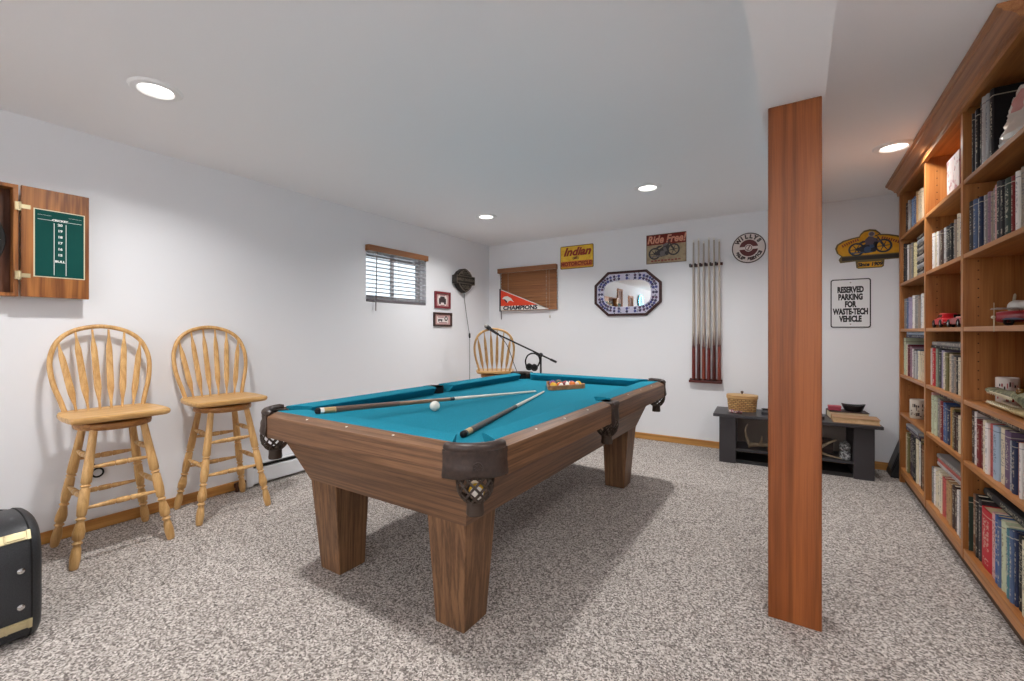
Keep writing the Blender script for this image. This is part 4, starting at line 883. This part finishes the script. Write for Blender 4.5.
# books and cases lying flat
def flat(label,y1,wid,th,dep,c,z,x=BX+.022,group='books lying flat on the bookcase'):
    # spine toward the room: thickness becomes vertical, height runs along the shelf
    return add_book(label,group,0,th,wid,dep,c,0,0,rot=(PI/2,0,0),loc=(x,y1,z))
z=SH['B']+.0008
for i,(th,c) in enumerate(((.030,'grey'),(.026,'black'),(.032,'silver grey'),(.026,'charcoal'),(.030,'light grey'),(.028,'black'),(.030,'grey'),(.028,'charcoal'),(.03,'silver grey'),(.026,'black'))):
    flat('flat %s case, %s from the bottom of the stack, second shelf of far bay'%(c,ORD[i]),4.195,.19,th-.001,.15,c,z,group='stack of flat cases in the far bay'); z+=th
flat('flat navy blue book lying across upright books, fourth shelf of far bay',4.56,.60,.024,.17,'navy',SH['D']+.2935)
flat('flat pale blue book on top of the navy one, fourth shelf of far bay',4.54,.55,.020,.17,'pale blue',SH['D']+.3180)
flat('flat black book lying on upright books, fourth shelf of middle bay',3.80,.66,.016,.17,'black',SH['D']+.238)
flat('flat grey book on top of the black one, fourth shelf of middle bay',3.78,.62,.022,.16,'grey',SH['D']+.2545)
flat('flat brown book lying on upright books, fifth shelf of middle bay',3.60,.48,.022,.16,'dark brown',SH['E']+.2550,)
flat('flat light grey book lying on upright books, bottom shelf of middle bay',3.80,.62,.022,.17,'light grey',SH['F']+.2425,BX+.05)
flat('flat coral red book second in the flat stack, bottom shelf of middle bay',3.79,.60,.020,.17,'coral red',SH['F']+.2650,BX+.05)
flat('flat grey book topmost of the flat stack, bottom shelf of middle bay',3.81,.60,.026,.17,'grey',SH['F']+.2855,BX+.05)
flat('flat dark brown book lying on upright books, fifth shelf of near bay',2.95,.52,.02,.17,'dark brown',SH['E']+.2560)
flat('flat black album lying on upright books, bottom shelf of near bay',3.02,.62,.035,.2,'black',SH['F']+.2965,BX+.06)
flat('flat purple case lying on upright books, bottom shelf of far bay',4.56,.46,.026,.2,'dark purple',SH['F']+.3190)
flat('flat silver grey case above the purple one, bottom shelf of far bay',4.56,.40,.022,.2,'silver grey',SH['F']+.3455)

# ------------------------------------------------------------------ bookcase
bo_z=wood('bookcase_oak_z','#935a2b','#b87c45','z',1.2,.4,.65); bo_y=wood('bookcase_oak_y','#985e2e','#bd8149','y',1.2,.4,.65)
bk=thing('bookcase','tall built-in oak bookcase with crown moulding along the right wall','bookcase',(BX,3.5,0))
def part(n,mm,x0,x1,y0,y1,z0,z1,bev=.0015,par=bk):
    m=MB(); m.box(x0-BX,x1-BX,y0-3.5,y1-3.5,z0,z1); return m.build(n,mm,par,smooth=0,bevel=bev)
BB=1.012; YN,YF=2.305,4.692
part('back_panel',bo_z,BB-.012,BB,YN,YF,0,2.36)
divs=[(4.652,4.692),(3.828,3.862),(3.070,3.104),(2.305,2.345)]
def holes(y,sgn):
    for x in (.755,.94):
        for k in range(46):
            z=.2+.045*k
            if min(abs(z-s) for s in SH.values())<.03: continue
            ph.lathe([(.0035,-.001),(.0035,.0006),(.001,.0008)],6,Tr(x-BX,y-3.5,z)@Rm(-sgn*PI/2,'X'))
for i,(a,b_) in enumerate(divs):
    p=part('end_panel' if i in (0,3) else 'divider',bo_z,BX,BB-.012,a,b_,.07 if i in (1,2) else 0,2.33)
    ph=MB(); holes(a,-1); holes(b_,1); ph.build('shelf_pin_holes',mat('pin_hole','#4a2c16',.8),p,smooth=0)
for (a,_),(_,b_) in zip(divs[:-1],divs[1:]):
    y1,y0=a,b_
    for row,z in SH.items():
        part('shelf',bo_y,BX+.002,BB-.012,y0+.001,y1-.001,z-.022,z)
    part('top_panel',bo_y,BX+.02,BB-.012,y0,y1,2.315,2.33)
    part('bottom_panel',bo_y,BX+.002,BB-.012,y0+.001,y1-.001,.07,.099)
part('toe_kick',mat('toe_kick_dark','#4b3423',.7),BX+.032,BX+.05,YN,YF,0,.07)
part('fascia_rail',bo_y,BX-.012,BX+.012,YN,YF,2.295,2.37)
crw=wood('crown_oak','#85522f','#b07a4e','y',1.2,.33,.6)
prof=[(.012,2.315),(-.014,2.315),(-.016,2.325),(-.030,2.329),(-.036,2.342),(-.052,2.356),(-.070,2.364),(-.072,2.374),(-.084,2.378),(-.086,2.3935),(.012,2.3935)]
m=MB(); m.loft([[(x,YN-3.5-.0,z) for x,z in prof],[(x,YF-3.5+.0,z) for x,z in prof]]); m.build('crown_moulding',crw,bk,smooth=25)

# ------------------------------------------------------------------ things on the shelves
zA=SH['A']+.0008
t=thing('gift_box','pink and white patterned box with red end standing on middle bay top shelf','box',(BX+.03,3.245,zA))
m=MB(); m.box(0,.20,0,.225,0,.215); m.build('box_body',mat('box_red','#9a2a22',.5),t,smooth=0,bevel=.002)
m=MB(); m.box(-.004,0,.002,.223,.002,.213); m.build('printed_front',speckle('box_print',[(.35,'#f2dcd6'),(.55,'#ece4e0'),(.65,'#c98f8f')],22,.5,0),t,smooth=0)
t=thing('black_binder_case','large black flat case standing behind the silver bag, near bay top shelf','case',(BX+.20,2.365,zA))
m=MB(); m.prism(rrect(.03,.38,.006),0,.332,Tr(.015,.19,0)); m.build('shell',mat('case_black','#1d1e20',.6),t,smooth=30,bevel=.003)
m=MB(); m.ring(rrect(.036,.386,.006),rrect(.030,.38,.006),.15,.158,Tr(.015,.19,0)); m.build('seam',black_rubber,t,smooth=30)
# crumpled silver bag
m=MB(); loops=[]; rg=random.Random(4)
for i in range(15):
    z=i/14*.205; w=.135*(1-.25*(i/14)**2); dd=.052*(1-.75*(i/14)**1.5)+.004
    loops.append([(dd*math.sin(2*PI*k/28)*(1+.22*rg.uniform(-1,1)),w*math.cos(2*PI*k/28)*(1+.03*rg.uniform(-1,1)),z*(1+.05*math.sin(k))) for k in range(28)])
m.loft(loops)
for f in m.b.faces:
    if .10<f.calc_center_median().z<.19 and abs(f.calc_center_median().y+.03)<.05: f.material_index=1
tag(m.build('foil_bag',[mat('foil_silver','#d9d8d2',.28,.75),mat('foil_pink_label','#c98a86',.4)],loc=(BX+.062,2.56,zA),rot=(0,math.radians(0),0),smooth=25),'crumpled silver foil bag with pink label, near bay top shelf','bag')
# red model cars
def model_car(label,col,loc,rz,L=.30,open_=False):
    t=thing('model_car',label,'model car',loc,(0,0,rz),'red model cars on the bookcase'); s=L/.30
    cm=mat('car_'+col,{'red':'#c01f26','dark_red':'#8f1a20','pale':'#d88a80'}[col],.3,0,.5)
    def pr(pts,w,z=0): return pts
    prof=[(-.15,.028),(-.148,.05),(-.12,.062),(-.06,.066),(.02,.064),(.10,.058),(.142,.048),(.15,.030),(.14,.022),(-.14,.022)]
    m=MB(); m.loft([[(x*s,y*s,z*s) for x,z in [(p[0]*.98,p[1]) for p in prof]] for y in (-.05,-.046,.046,.05)]); m.build('body',cm,t,smooth=40,bevel=.004)
    if not open_:
        m=MB(); m.loft([[(x*s,y*f*s,z*s) for x,y in ((-.085,-.045),(.045,-.045),(.045,.045),(-.085,.045))] if z<.07 else [(x*s,y*s,z*s) for x,y in ((-.07,-.036),(.012,-.036),(.012,.036),(-.07,.036))] for z,f in ((.062,1),(.098,1))]); m.build('cabin',cm,t,smooth=30,bevel=.005)
        m=MB(); m.loft([[(x*s,y*s,z*s) for x,y in ((-.078,-.0445),(.036,-.0445),(.036,.0445),(-.078,.0445))] if z<.08 else [(x*s,y*s,z*s) for x,y in ((-.07,-.040),(.020,-.040),(.020,.040),(-.07,.040))] for z in (.069,.089)]); m.build('windows',mat('car_glass','#20242a',.1),t,smooth=30)
    else:
        m=MB(); m.box(-.06*s,.02*s,-.034*s,.034*s,.060*s,.072*s); m.build('seats',mat('car_seat','#d9b7a8',.6),t,bevel=.003)
        m=MB(); m.box(.03*s,.034*s,-.04*s,.04*s,.062*s,.088*s); m.build('windscreen',mat('car_glass','#20242a',.1),t)
    for x in (-.092,.095):
        for y in (-.048,.048):
            m=MB(); m.torus(.020*s,.0085*s,Tr(x*s,y*s,.0285*s)@Rm(PI/2,'X'),n=18,k=8); w_=m.build('wheel',black_rubber,t)
            m=MB(); m.lathe([(.016*s,-.006*s),(.013*s,.006*s),(.004*s,.008*s),(.001,.008*s)],12,Tr(x*s,y*s,.0285*s)@Rm(-PI/2 if y>0 else PI/2,'X')); m.build('hubcap',chrome,w_)
    for x in (-.152,.152):
        m=MB(); m.box((x-.004)*s,(x+.004)*s,-.046*s,.046*s,.030*s,.038*s); m.build('bumper',chrome,t,bevel=.002)
    m=MB()
    for y in (-.036,.036): m.sphere((.146*s,y*s,.048*s),.007*s,8,6)
    m.build('headlights',chrome,t)
zC=SH['C']+.0008
model_car('red model car at front of middle bay third shelf, left of the other','red',(BX+.072,3.685,zC),math.radians(89),.265)
model_car('red open model car right of the closed one, middle bay third shelf','dark_red',(BX+.082,3.415,zC),math.radians(92),.25,True)
m=MB(); m.prism(rrect(.16,.10,.01),0,.062); o=m.build('small_red_box',mat('box_bright_red','#c22a2c',.4),loc=(BX+.215,3.50,zC),bevel=.003)
m=MB(); m.prism(rrect(.16,.10,.01),.062,.078); m.build('lid',mat('car_pale','#d88a80',.4),o,bevel=.003); tag(o,'small red box with pale lid behind the open model car, third shelf','box')
# model aeroplanes
def plane(label,loc,rz,mats,span=.42,L=.30,biplane=False,ringcowl=False,zc=.065):
    t=thing('model_aeroplane',label,'model aeroplane',loc,(0,0,rz),'model aeroplanes on the bookcase')
    fm,wm,cmm=mats
    m=MB(); m.tube([(L*.5,0,zc),(L*.42,0,zc),(L*.1,0,zc+.004),(-L*.2,0,zc+.004),(-L*.5,0,zc+.010)],[.020,.024,.024,.016,.005],14); m.build('fuselage',fm,t,smooth=50)
    def wing(z,c,sp,x):
        m=MB(); m.loft([[(x+c*a,y,z+b) for a,b in ((.5,0),(.35,.006),(0,.007),(-.5,0),(0,-.002))] for y in (-sp/2,-sp*.46,sp*.46,sp/2)]); return m
    wing(zc-.012,.07,span,.05).build('wing',wm,t,smooth=30)
    if biplane:
        wing(zc+.05,.07,span*1.05,.055).build('wing',wm,t,smooth=30)
        m=MB()
        for y in (-span*.34,span*.34,-.02,.02):
            for x in (.03,.075): m.tube([(x,y,zc-.01),(x,y,zc+.052)],.0018,5)
        m.build('struts',chrome,t)
    m=MB(); m.loft([[(-L*.46+.03*a,y,zc+.012+b) for a,b in ((.5,0),(0,.003),(-.5,0))] for y in (-.065,.065)]); m.loft([[(-L*.5+a,s*.002,zc+.01+b) for a,b in ((.04,0),(.01,.055),(-.012,.055),(-.012,0))] for s in (-1,1)]); m.build('tail',wm,t,smooth=30)
    if ringcowl: m=MB(); m.lathe([(.020,.0),(.029,.002),(.031,.012),(.028,.045),(.024,.05),(.022,.045),(.024,.012),(.020,.0)],24,Tr(L*.5+.0,0,zc)@Rm(-PI/2,'Y'),cap=False); m.build('engine_cowl',cmm,t); m=MB(); m.sphere((L*.5-.012,0,zc),.016,12,8); m.build('engine',mat('engine_dark','#4a484a',.4,.5),t)
    m=MB(); m.sphere((L*.5+.008,0,zc),.007,10,8)
    for s in (0,PI):
        M=Tr(L*.5+.006,0,zc)@Rm(s+.12,'X'); m.loft([[(x,y,z) for x,y in ((-.0015,-w),(.0015,-w*.4),(.0015,w),(-.0015,w*.4))] for z,w in ((.004,.003),(.03,.006),(.055,.005),(.062,.002))],M=M)
    m.build('propeller',mat('prop_tan','#c3b79a',.4),t,smooth=40)
    m=MB()
    for s in (-1,1): m.tube([(.06,s*.016,zc-.015),(.065,s*.045,.016)],.0022,5); m.torus(.011,.005,Tr(.065,s*.048,.016)@Rm(PI/2,'X'),n=14,k=6)
    m.tube([(-L*.47,0,zc+.005),(-L*.49,0,.004)],.002,5); m.build('landing_gear',black_rubber,t)
pw=mat('plane_white','#dcd8d2',.35); prd=mat('plane_red','#93262e',.3); pnv=mat('plane_navy','#2d3350',.35); pgr=mat('plane_grey','#8f8380',.4)
plane('white ring-cowled model aeroplane with tan propeller, near bay third shelf',(BX+.177,2.837,zC),math.radians(110),(pw,pgr,pw),.22,.22,False,True,.088)
plane('low red and navy model aeroplane left of the white aeroplane, near bay third shelf',(BX+.105,2.64,zC),math.radians(165),(prd,pnv,prd),.26,.20,False,False,.036)
# fourth shelf: mug and open-jawed alligator head
def mug(label,loc,r,h,col,dcol,group=None,rz=0):
    t=thing('mug',label,'mug',loc,(0,0,rz))
    m=MB(); m.lathe([(r*.94,0),(r,.006),(r,h-.003),(r-.002,h),(r-.004,h-.003),(r-.004,.008),(.001,.007)],32); m.build('body',mat('mug_'+col[0],col[1],.25),t,smooth=50)
    m=MB(); rg=random.Random(len(label))
    for row in range(3):
        for k in range(9):
            a=PI+(-.9+.22*k); m.mi=(row+k)%2; w_=rg.uniform(.03,.13)
            if rg.random()<.25: continue
            z0=h*((.62 if row==0 else .40 if row==1 else .18)+rg.uniform(-.06,.06)); hh=h*rg.uniform(.05,.19)
            m.loft([[((r+e)*math.cos(a+q),(r+e)*math.sin(a+q),zz) for q,e in ((-w_,.0002),(0,.0008),(w_,.0002),(w_,-.001),(-w_,-.001))] for zz in (z0,z0+hh)])
    m.build('printed_marks',[mat('mug_'+dcol[0][0],dcol[0][1],.3),mat('mug_'+dcol[1][0],dcol[1][1],.3)],t,smooth=0)
    m=MB(); m.tube(cr([(r-.004,0,h*.82),(r+.025,0,h*.80),(r+.034,0,h*.5),(r+.022,0,h*.22),(r-.004,0,h*.2)],5),.0055,8); m.build('handle',mat('mug_'+col[0],col[1],.25),t)
zD=SH['D']+.0008
mug('white mug with red and black marks behind the alligator head, fourth shelf',(BX+.125,2.965,zD),.039,.125,('white','#e2d8d0'),(('red','#a83a38'),('ink','#3a3134')),rz=math.radians(75))
zE=SH['E']+.0008
mug('pale mug with dark pattern standing alone in the far bay, fifth shelf',(BX+.064,4.37,zE),.052,.140,('pale','#c9bfb0'),(('ink','#3a3134'),('umber','#5a4436')),rz=math.radians(79))
gator=speckle('alligator_hide',[(.3,'#4b4c3a'),(.5,'#77765a'),(.7,'#a6a184')],45,.5,.8,.004); gbelly=speckle('alligator_jaw',[(.3,'#a08a62'),(.7,'#cdb98c')],30,.5,.3); 
t=thing('alligator_head','preserved alligator head with open jaws, snout pointing left, near bay fourth shelf','ornament',(BX+.062,2.46,zD),(0,0,math.radians(90)))
def jaw(secs,mm,n):
    m=MB(); m.loft([[(x,w*math.cos(2*PI*k/16),z+(h if math.sin(2*PI*k/16)>0 else hb)*math.sin(2*PI*k/16)) for k in range(16)] for x,w,z,h,hb in secs]); return m.build(n,mm,t,smooth=60)
jaw([(-.08,.042,.055,.035,.05),(.0,.052,.072,.034,.028),(.08,.048,.082,.024,.016),(.16,.036,.080,.016,.010),(.26,.030,.074,.012,.009),(.36,.029,.070,.012,.009),(.42,.031,.068,.017,.011),(.455,.024,.068,.013,.010),(.468,.008,.068,.005,.004)],gator,'upper_jaw')
jaw([(-.08,.040,.034,.020,.030),(.0,.046,.026,.016,.024),(.10,.040,.018,.010,.016),(.22,.030,.013,.006,.011),(.34,.026,.011,.005,.010),(.42,.027,.012,.006,.010),(.452,.016,.014,.005,.008),(.46,.006,.014,.002,.003)],gbelly,'lower_jaw')
for s in (-1,1):
    for up in (0,1):
        m=MB()
        for k in range(15):
            x=.12+.021*k; y=s*(.036 if x<.2 else .028)*.93
            if up: m.lathe([(.0036,.001),(.0026,-.008),(.0006,-.014)],6,Tr(x,y,.069))
            else: m.lathe([(.0032,-.001),(.0022,.007),(.0006,.012)],6,Tr(x+.01,s*.024,.014))
        if up: m.tube([(.115,s*.0335,.070),(.2,s*.030,.0695),(.425,s*.026,.0695)],.003,5)
        else: m.tube([(.125,s*.024,.0135),(.435,s*.024,.0135)],.003,5)
        m.build('tooth_row',mat('tooth_ivory','#e6dcc0',.4),t)
for s in (-1,1):
    m=MB(); m.sphere((.045,s*.032,.104),.013,10,8); m.build('eye',mat('eye_amber','#6b4a1c',.1),t)
m=MB()
for k in range(9):
    for s in (-1,0,1): m.sphere((-.07+.03*k,s*.018,.088+(.016 if k in (2,3,4) else .008 if k<7 else .0)),.006,8,6)
m.build('hide_bumps',gator,t)
# ------------------------------------------------------------------ things on and in the bench
big=add_book('large flat tan wooden book at the right front of the black bench top','books on the bench',0,.034,.42,.20,'tan',0,0,rot=(PI/2,0,BA-PI/2),loc=onb(.165,-.215,.4525) )
big.rotation_euler=(PI/2,0,BA); big.location=onb(.155,.0,.4525)
bpy.data.objects.remove(big.children[0]); bpy.data.objects.remove(big)
def benchbook(label,x0,x1,y0,y1,z,th,cov,pg,rz=0):
    t=thing('book',label,'book',onb((x0+x1)/2,(y0+y1)/2,z),(0,0,BA+rz),'books lying on the black bench')
    w,d=(x1-x0)/2,(y1-y0)/2
    m=MB(); m.box(-w,w,-d,d,0,.004); m.box(-w,w,-d,d,th-.004,th); m.box(-w,w,d-.004,d,0,th); m.build('cover',cov,t,smooth=0,bevel=.0015)
    m=MB(); m.box(-w+.006,w-.006,-d+.006,d-.005,.004,th-.004); m.build('page_block',pg,t,smooth=0)
benchbook('large tan book lying lowest at right end of the black bench',.295,.603,-.205,-.02,.4525,.045,mat('cover_tan','#b18a64',.6),speckle('pages_tan',[(.3,'#c9a67c'),(.7,'#dcbd93')],30,.8,0),math.radians(-2))
benchbook('thick dark covered book with cream pages, behind and above the tan book',.285,.565,-.005,.17,.4525,.062,mat('cover_umber','#3a2723',.5),mat('pages_cream','#e3d2ad',.8),math.radians(2))
zt=.4525+.0628
t=thing('small_pink_box','small pinkish red box on the dark book, left of the black bowl','box',onb(.335,.08,zt),(0,0,BA))
m=MB(); m.box(-.045,.045,-.03,.03,0,.026); m.build('base',mat('pinkbox','#b04456',.5),t,bevel=.003)
m=MB(); m.box(-.047,.047,-.032,.032,.026,.040); m.build('lid',mat('pinkbox_lid','#c25a68',.5),t,bevel=.003)
m=MB()
def boat(f,z,e=0): return [(f*(.085*math.cos(2*PI*k/28)),f*(.055*math.sin(2*PI*k/28)),z+e*abs(math.cos(2*PI*k/28))**3) for k in range(28)]
m.loft([boat(.62,0),boat(.72,.006),boat(.95,.040,.010),boat(1,.052,.014),boat(.95,.052,.014),boat(.85,.03,.006),boat(.6,.010),boat(.05,.009)])
tag(m.build('boat_bowl',mat('bowl_black','#1e1d20',.35),loc=onb(.468,.08,zt),rot=(0,0,BA),smooth=40),'black boat shaped bowl resting on top of the dark book','bowl')
# antlers on the lower shelf
ant=speckle('antler_bone',[(.3,'#8b7862'),(.7,'#b5a48c')],24,.6,.3,.002)
zs=.134
def antler(label,P_,tines,loc):
    t=thing('deer_antler',label,'antler',loc,(0,0,BA),'antlers on the bench shelf')
    n=len(P_); c=cr(P_,5); m=MB(); m.tube(c,[.022-.016*i/(len(c)-1) for i in range(len(c))],10); 
    b0=Vector(P_[0]); m.torus(.021,.007,Tr(*b0)@Rm(PI/2,'Y'),n=14,k=6); m.build('beam',ant,t,smooth=60)
    for T_ in tines:
        c=cr(T_,4); m=MB(); m.tube(c,[.016-.0125*i/(len(c)-1) for i in range(len(c))],8); m.build('tine',ant,t,smooth=60)
antler('bone coloured antler left of the post on the bench lower shelf',[(-.325,-.07,.024),(-.28,-.06,.030),(-.18,-.04,.035),(-.06,-.02,.05),(.02,.02,.09),(.05,.05,.15)],[[(-.32,-.07,.026),(-.345,-.075,.09),(-.355,-.07,.16),(-.335,-.06,.215)],[(-.24,-.055,.032),(-.225,-.06,.07),(-.222,-.055,.115)],[(-.08,-.025,.045),(-.06,-.05,.10),(-.05,-.05,.16)]],onb(0,0,zs))
antler('bone coloured antler right of the post, tines spreading on the bench shelf',[(.09,-.05,.020),(.12,-.055,.045),(.17,-.07,.085),(.22,-.085,.125),(.265,-.095,.155)],[[(.10,-.05,.035),(.16,-.085,.030),(.23,-.105,.016),(.30,-.125,.008)],[(.10,-.05,.02),(.13,.0,.05),(.15,.04,.10)]],onb(.06,-.01,zs))
t=thing('wooden_crate','dark brown wooden box at back of the bench lower shelf','box',onb(.17,.108,zs),(0,0,BA))
dkw=wood('dark_crate','#2a1a14','#46302a','x',1.5,.5)
m=MB(); m.box(-.15,.155,-.05,.055,0,.10); m.build('body',dkw,t,bevel=.003)
m=MB(); m.box(-.155,.16,-.054,.059,.10,.115); m.build('lid',dkw,t,bevel=.003)
t=thing('crystal_jar','grey patterned glass jar at right end of the bench lower shelf','jar',onb(.385,-.105,zs))
cg=speckle('cut_glass',[(.35,'#3c3c3c'),(.5,'#77787a'),(.65,'#c4c5c6')],60,.15,.8,.004,spec=.8)
m=MB(); m.lathe([(.036,0),(.042,.008),(.044,.04),(.040,.062),(.034,.070),(.040,.080),(.043,.10),(.036,.125)],20); m.build('body',cg,t,smooth=50)
m=MB(); m.lathe([(.038,.125),(.040,.131),(.026,.143),(.010,.150),(.010,.158),(.002,.163)],16); m.build('lid',cg,t,smooth=50)
# ------------------------------------------------------------------ wedge monitor in the gap behind the bookcase
t=thing('floor_monitor','black wedge shaped floor speaker leaning in the gap behind the bookcase','speaker',(.655,4.755,0))
m=MB(); m.loft([[(x,y,z) for x,z in ((0,0),(.33,0),(.33,.30),(.20,.41),(.125,.405),(.004,.03))] for y in (.0,.205)]); m.build('cabinet',mat('monitor_black','#1a1a1c',.55),t,bevel=.006)
d=Vector((.121,0,.375)).normalized()
m=MB(); M=Matrix(((d.x,0,-d.z,.004),(0,1,0,.1025),(d.z,0,d.x,.03),(0,0,0,1))); m.box(.03,.37,-.085,.085,.0,.006,M); m.build('grille',mat('monitor_grille','#2a2a2d',.4,.3),t,bevel=.002)
m=MB(); m.tube([M@Vector((.03,-.092,.012)),M@Vector((.38,-.092,.012))],.003,6); m.build('edge_trim',mat('monitor_trim','#55565a',.4),t)
# ------------------------------------------------------------------ things behind the viewer that the wall mirror shows
for y,z,w,h,s in ((-.42,1.84,.34,.80,'tall brown wooden framed panel on the left wall behind the viewer, seen in mirror'),(-1.25,1.85,.36,.56,'lower brown wooden framed panel on the left wall behind the viewer, seen in mirror')):
    t=thing('wooden_picture_frame',s,'framed picture',(XL,y,z),LEFT)
    m=MB(); m.ring(rrect(w,h,.002,1),rrect(w-.10,h-.10,.002,1),.002,.03); m.build('frame',cab,t,smooth=0,bevel=.004)
    m=MB(); m.box(-w/2+.04,w/2-.04,-h/2+.04,h/2-.04,.003,.012); m.build('panel',wood('panel_brown','#6a4030','#8a5a44','z',1,.5),t,smooth=0)
t=thing('round_neon_clock','round cyan glowing neon wall clock behind the viewer, seen in mirror','clock',(XL,-2.0,2.03),LEFT)
m=MB(); m.lathe([(.17,.002),(.17,.05),(.15,.055),(.15,.045),(.001,.045)],40); m.build('case',black_metal,t)
m=MB(); m.torus(.16,.010,Tr(0,0,.06),n=40); m.build('neon_ring',mat('neon_cyan','#bff4ff',.4,emit='#7fe6ff',es=6),t)
m=MB(); m.lathe([(.13,.0455),(.13,.047),(.001,.047)],36); m.build('dial',mat('dial_white','#e8f0f2',.4),t)
m=MB(); m.box(-.004,.004,-.01,.075,.047,.049); m.box(-.01,.055,-.003,.003,.049,.051); m.build('hands',ink_black,t)

# ------------------------------------------------------------------ uplighters added out of view to brighten the ceiling
for x,s in ((-1.5,'added white torchiere for ceiling fill, behind the viewer, middle of the rear wall'),(.45,'added white torchiere for ceiling fill, behind the viewer, rear right corner')):
    t=thing('added_uplighter',s,'added fill lamp',(x,-3.3,0))
    m=MB(); m.lathe([(.15,0),(.15,.012),(.13,.022),(.02,.03),(.014,.04)],36); m.build('base',white_metal,t)
    m=MB(); m.lathe([(.013,.03),(.013,1.62)],14); m.build('pole',white_metal,t)
    m=MB(); m.lathe([(.02,1.60),(.07,1.63),(.15,1.69),(.19,1.745),(.185,1.745),(.145,1.695),(.06,1.64),(.001,1.635)],36); m.build('shade',white_metal,t)
    l=bpy.data.lights.new('fill_light','AREA'); l.shape='DISK'; l.size=.22; l.energy=UPL; l.color=(1,.985,.97); l.spread=math.radians(175)
    o=bpy.data.objects.new('fill_light',l); COL.objects.link(o); o.parent=t; o.location=(0,0,1.72); o.rotation_euler=(PI,0,0)
# ------------------------------------------------------------------ daylight, camera, colour
w=bpy.data.worlds.new('daylight'); SC.world=w; w.use_nodes=True
bg=w.node_tree.nodes['Background']; bg.inputs['Color'].default_value=(.80,.92,1,1); bg.inputs['Strength'].default_value=1.9
c=bpy.data.cameras.new('camera'); c.sensor_width=36; c.lens=441.56*36/1024; c.shift_y=-8.39/1024; c.clip_start=.05
co=bpy.data.objects.new('camera',c); COL.objects.link(co); co.location=(0,0,1.2); co.rotation_euler=(PI/2,0,.571540); SC.camera=co
vs=SC.view_settings; vs.view_transform='Standard'; vs.look='None'; vs.gamma=1; vs.exposure=-0.2; vs.use_curve_mapping=False
cy=SC.cycles; cy.use_denoising=True; cy.max_bounces=10; cy.diffuse_bounces=6; cy.sample_clamp_indirect=6; cy.caustics_reflective=False; cy.caustics_refractive=False
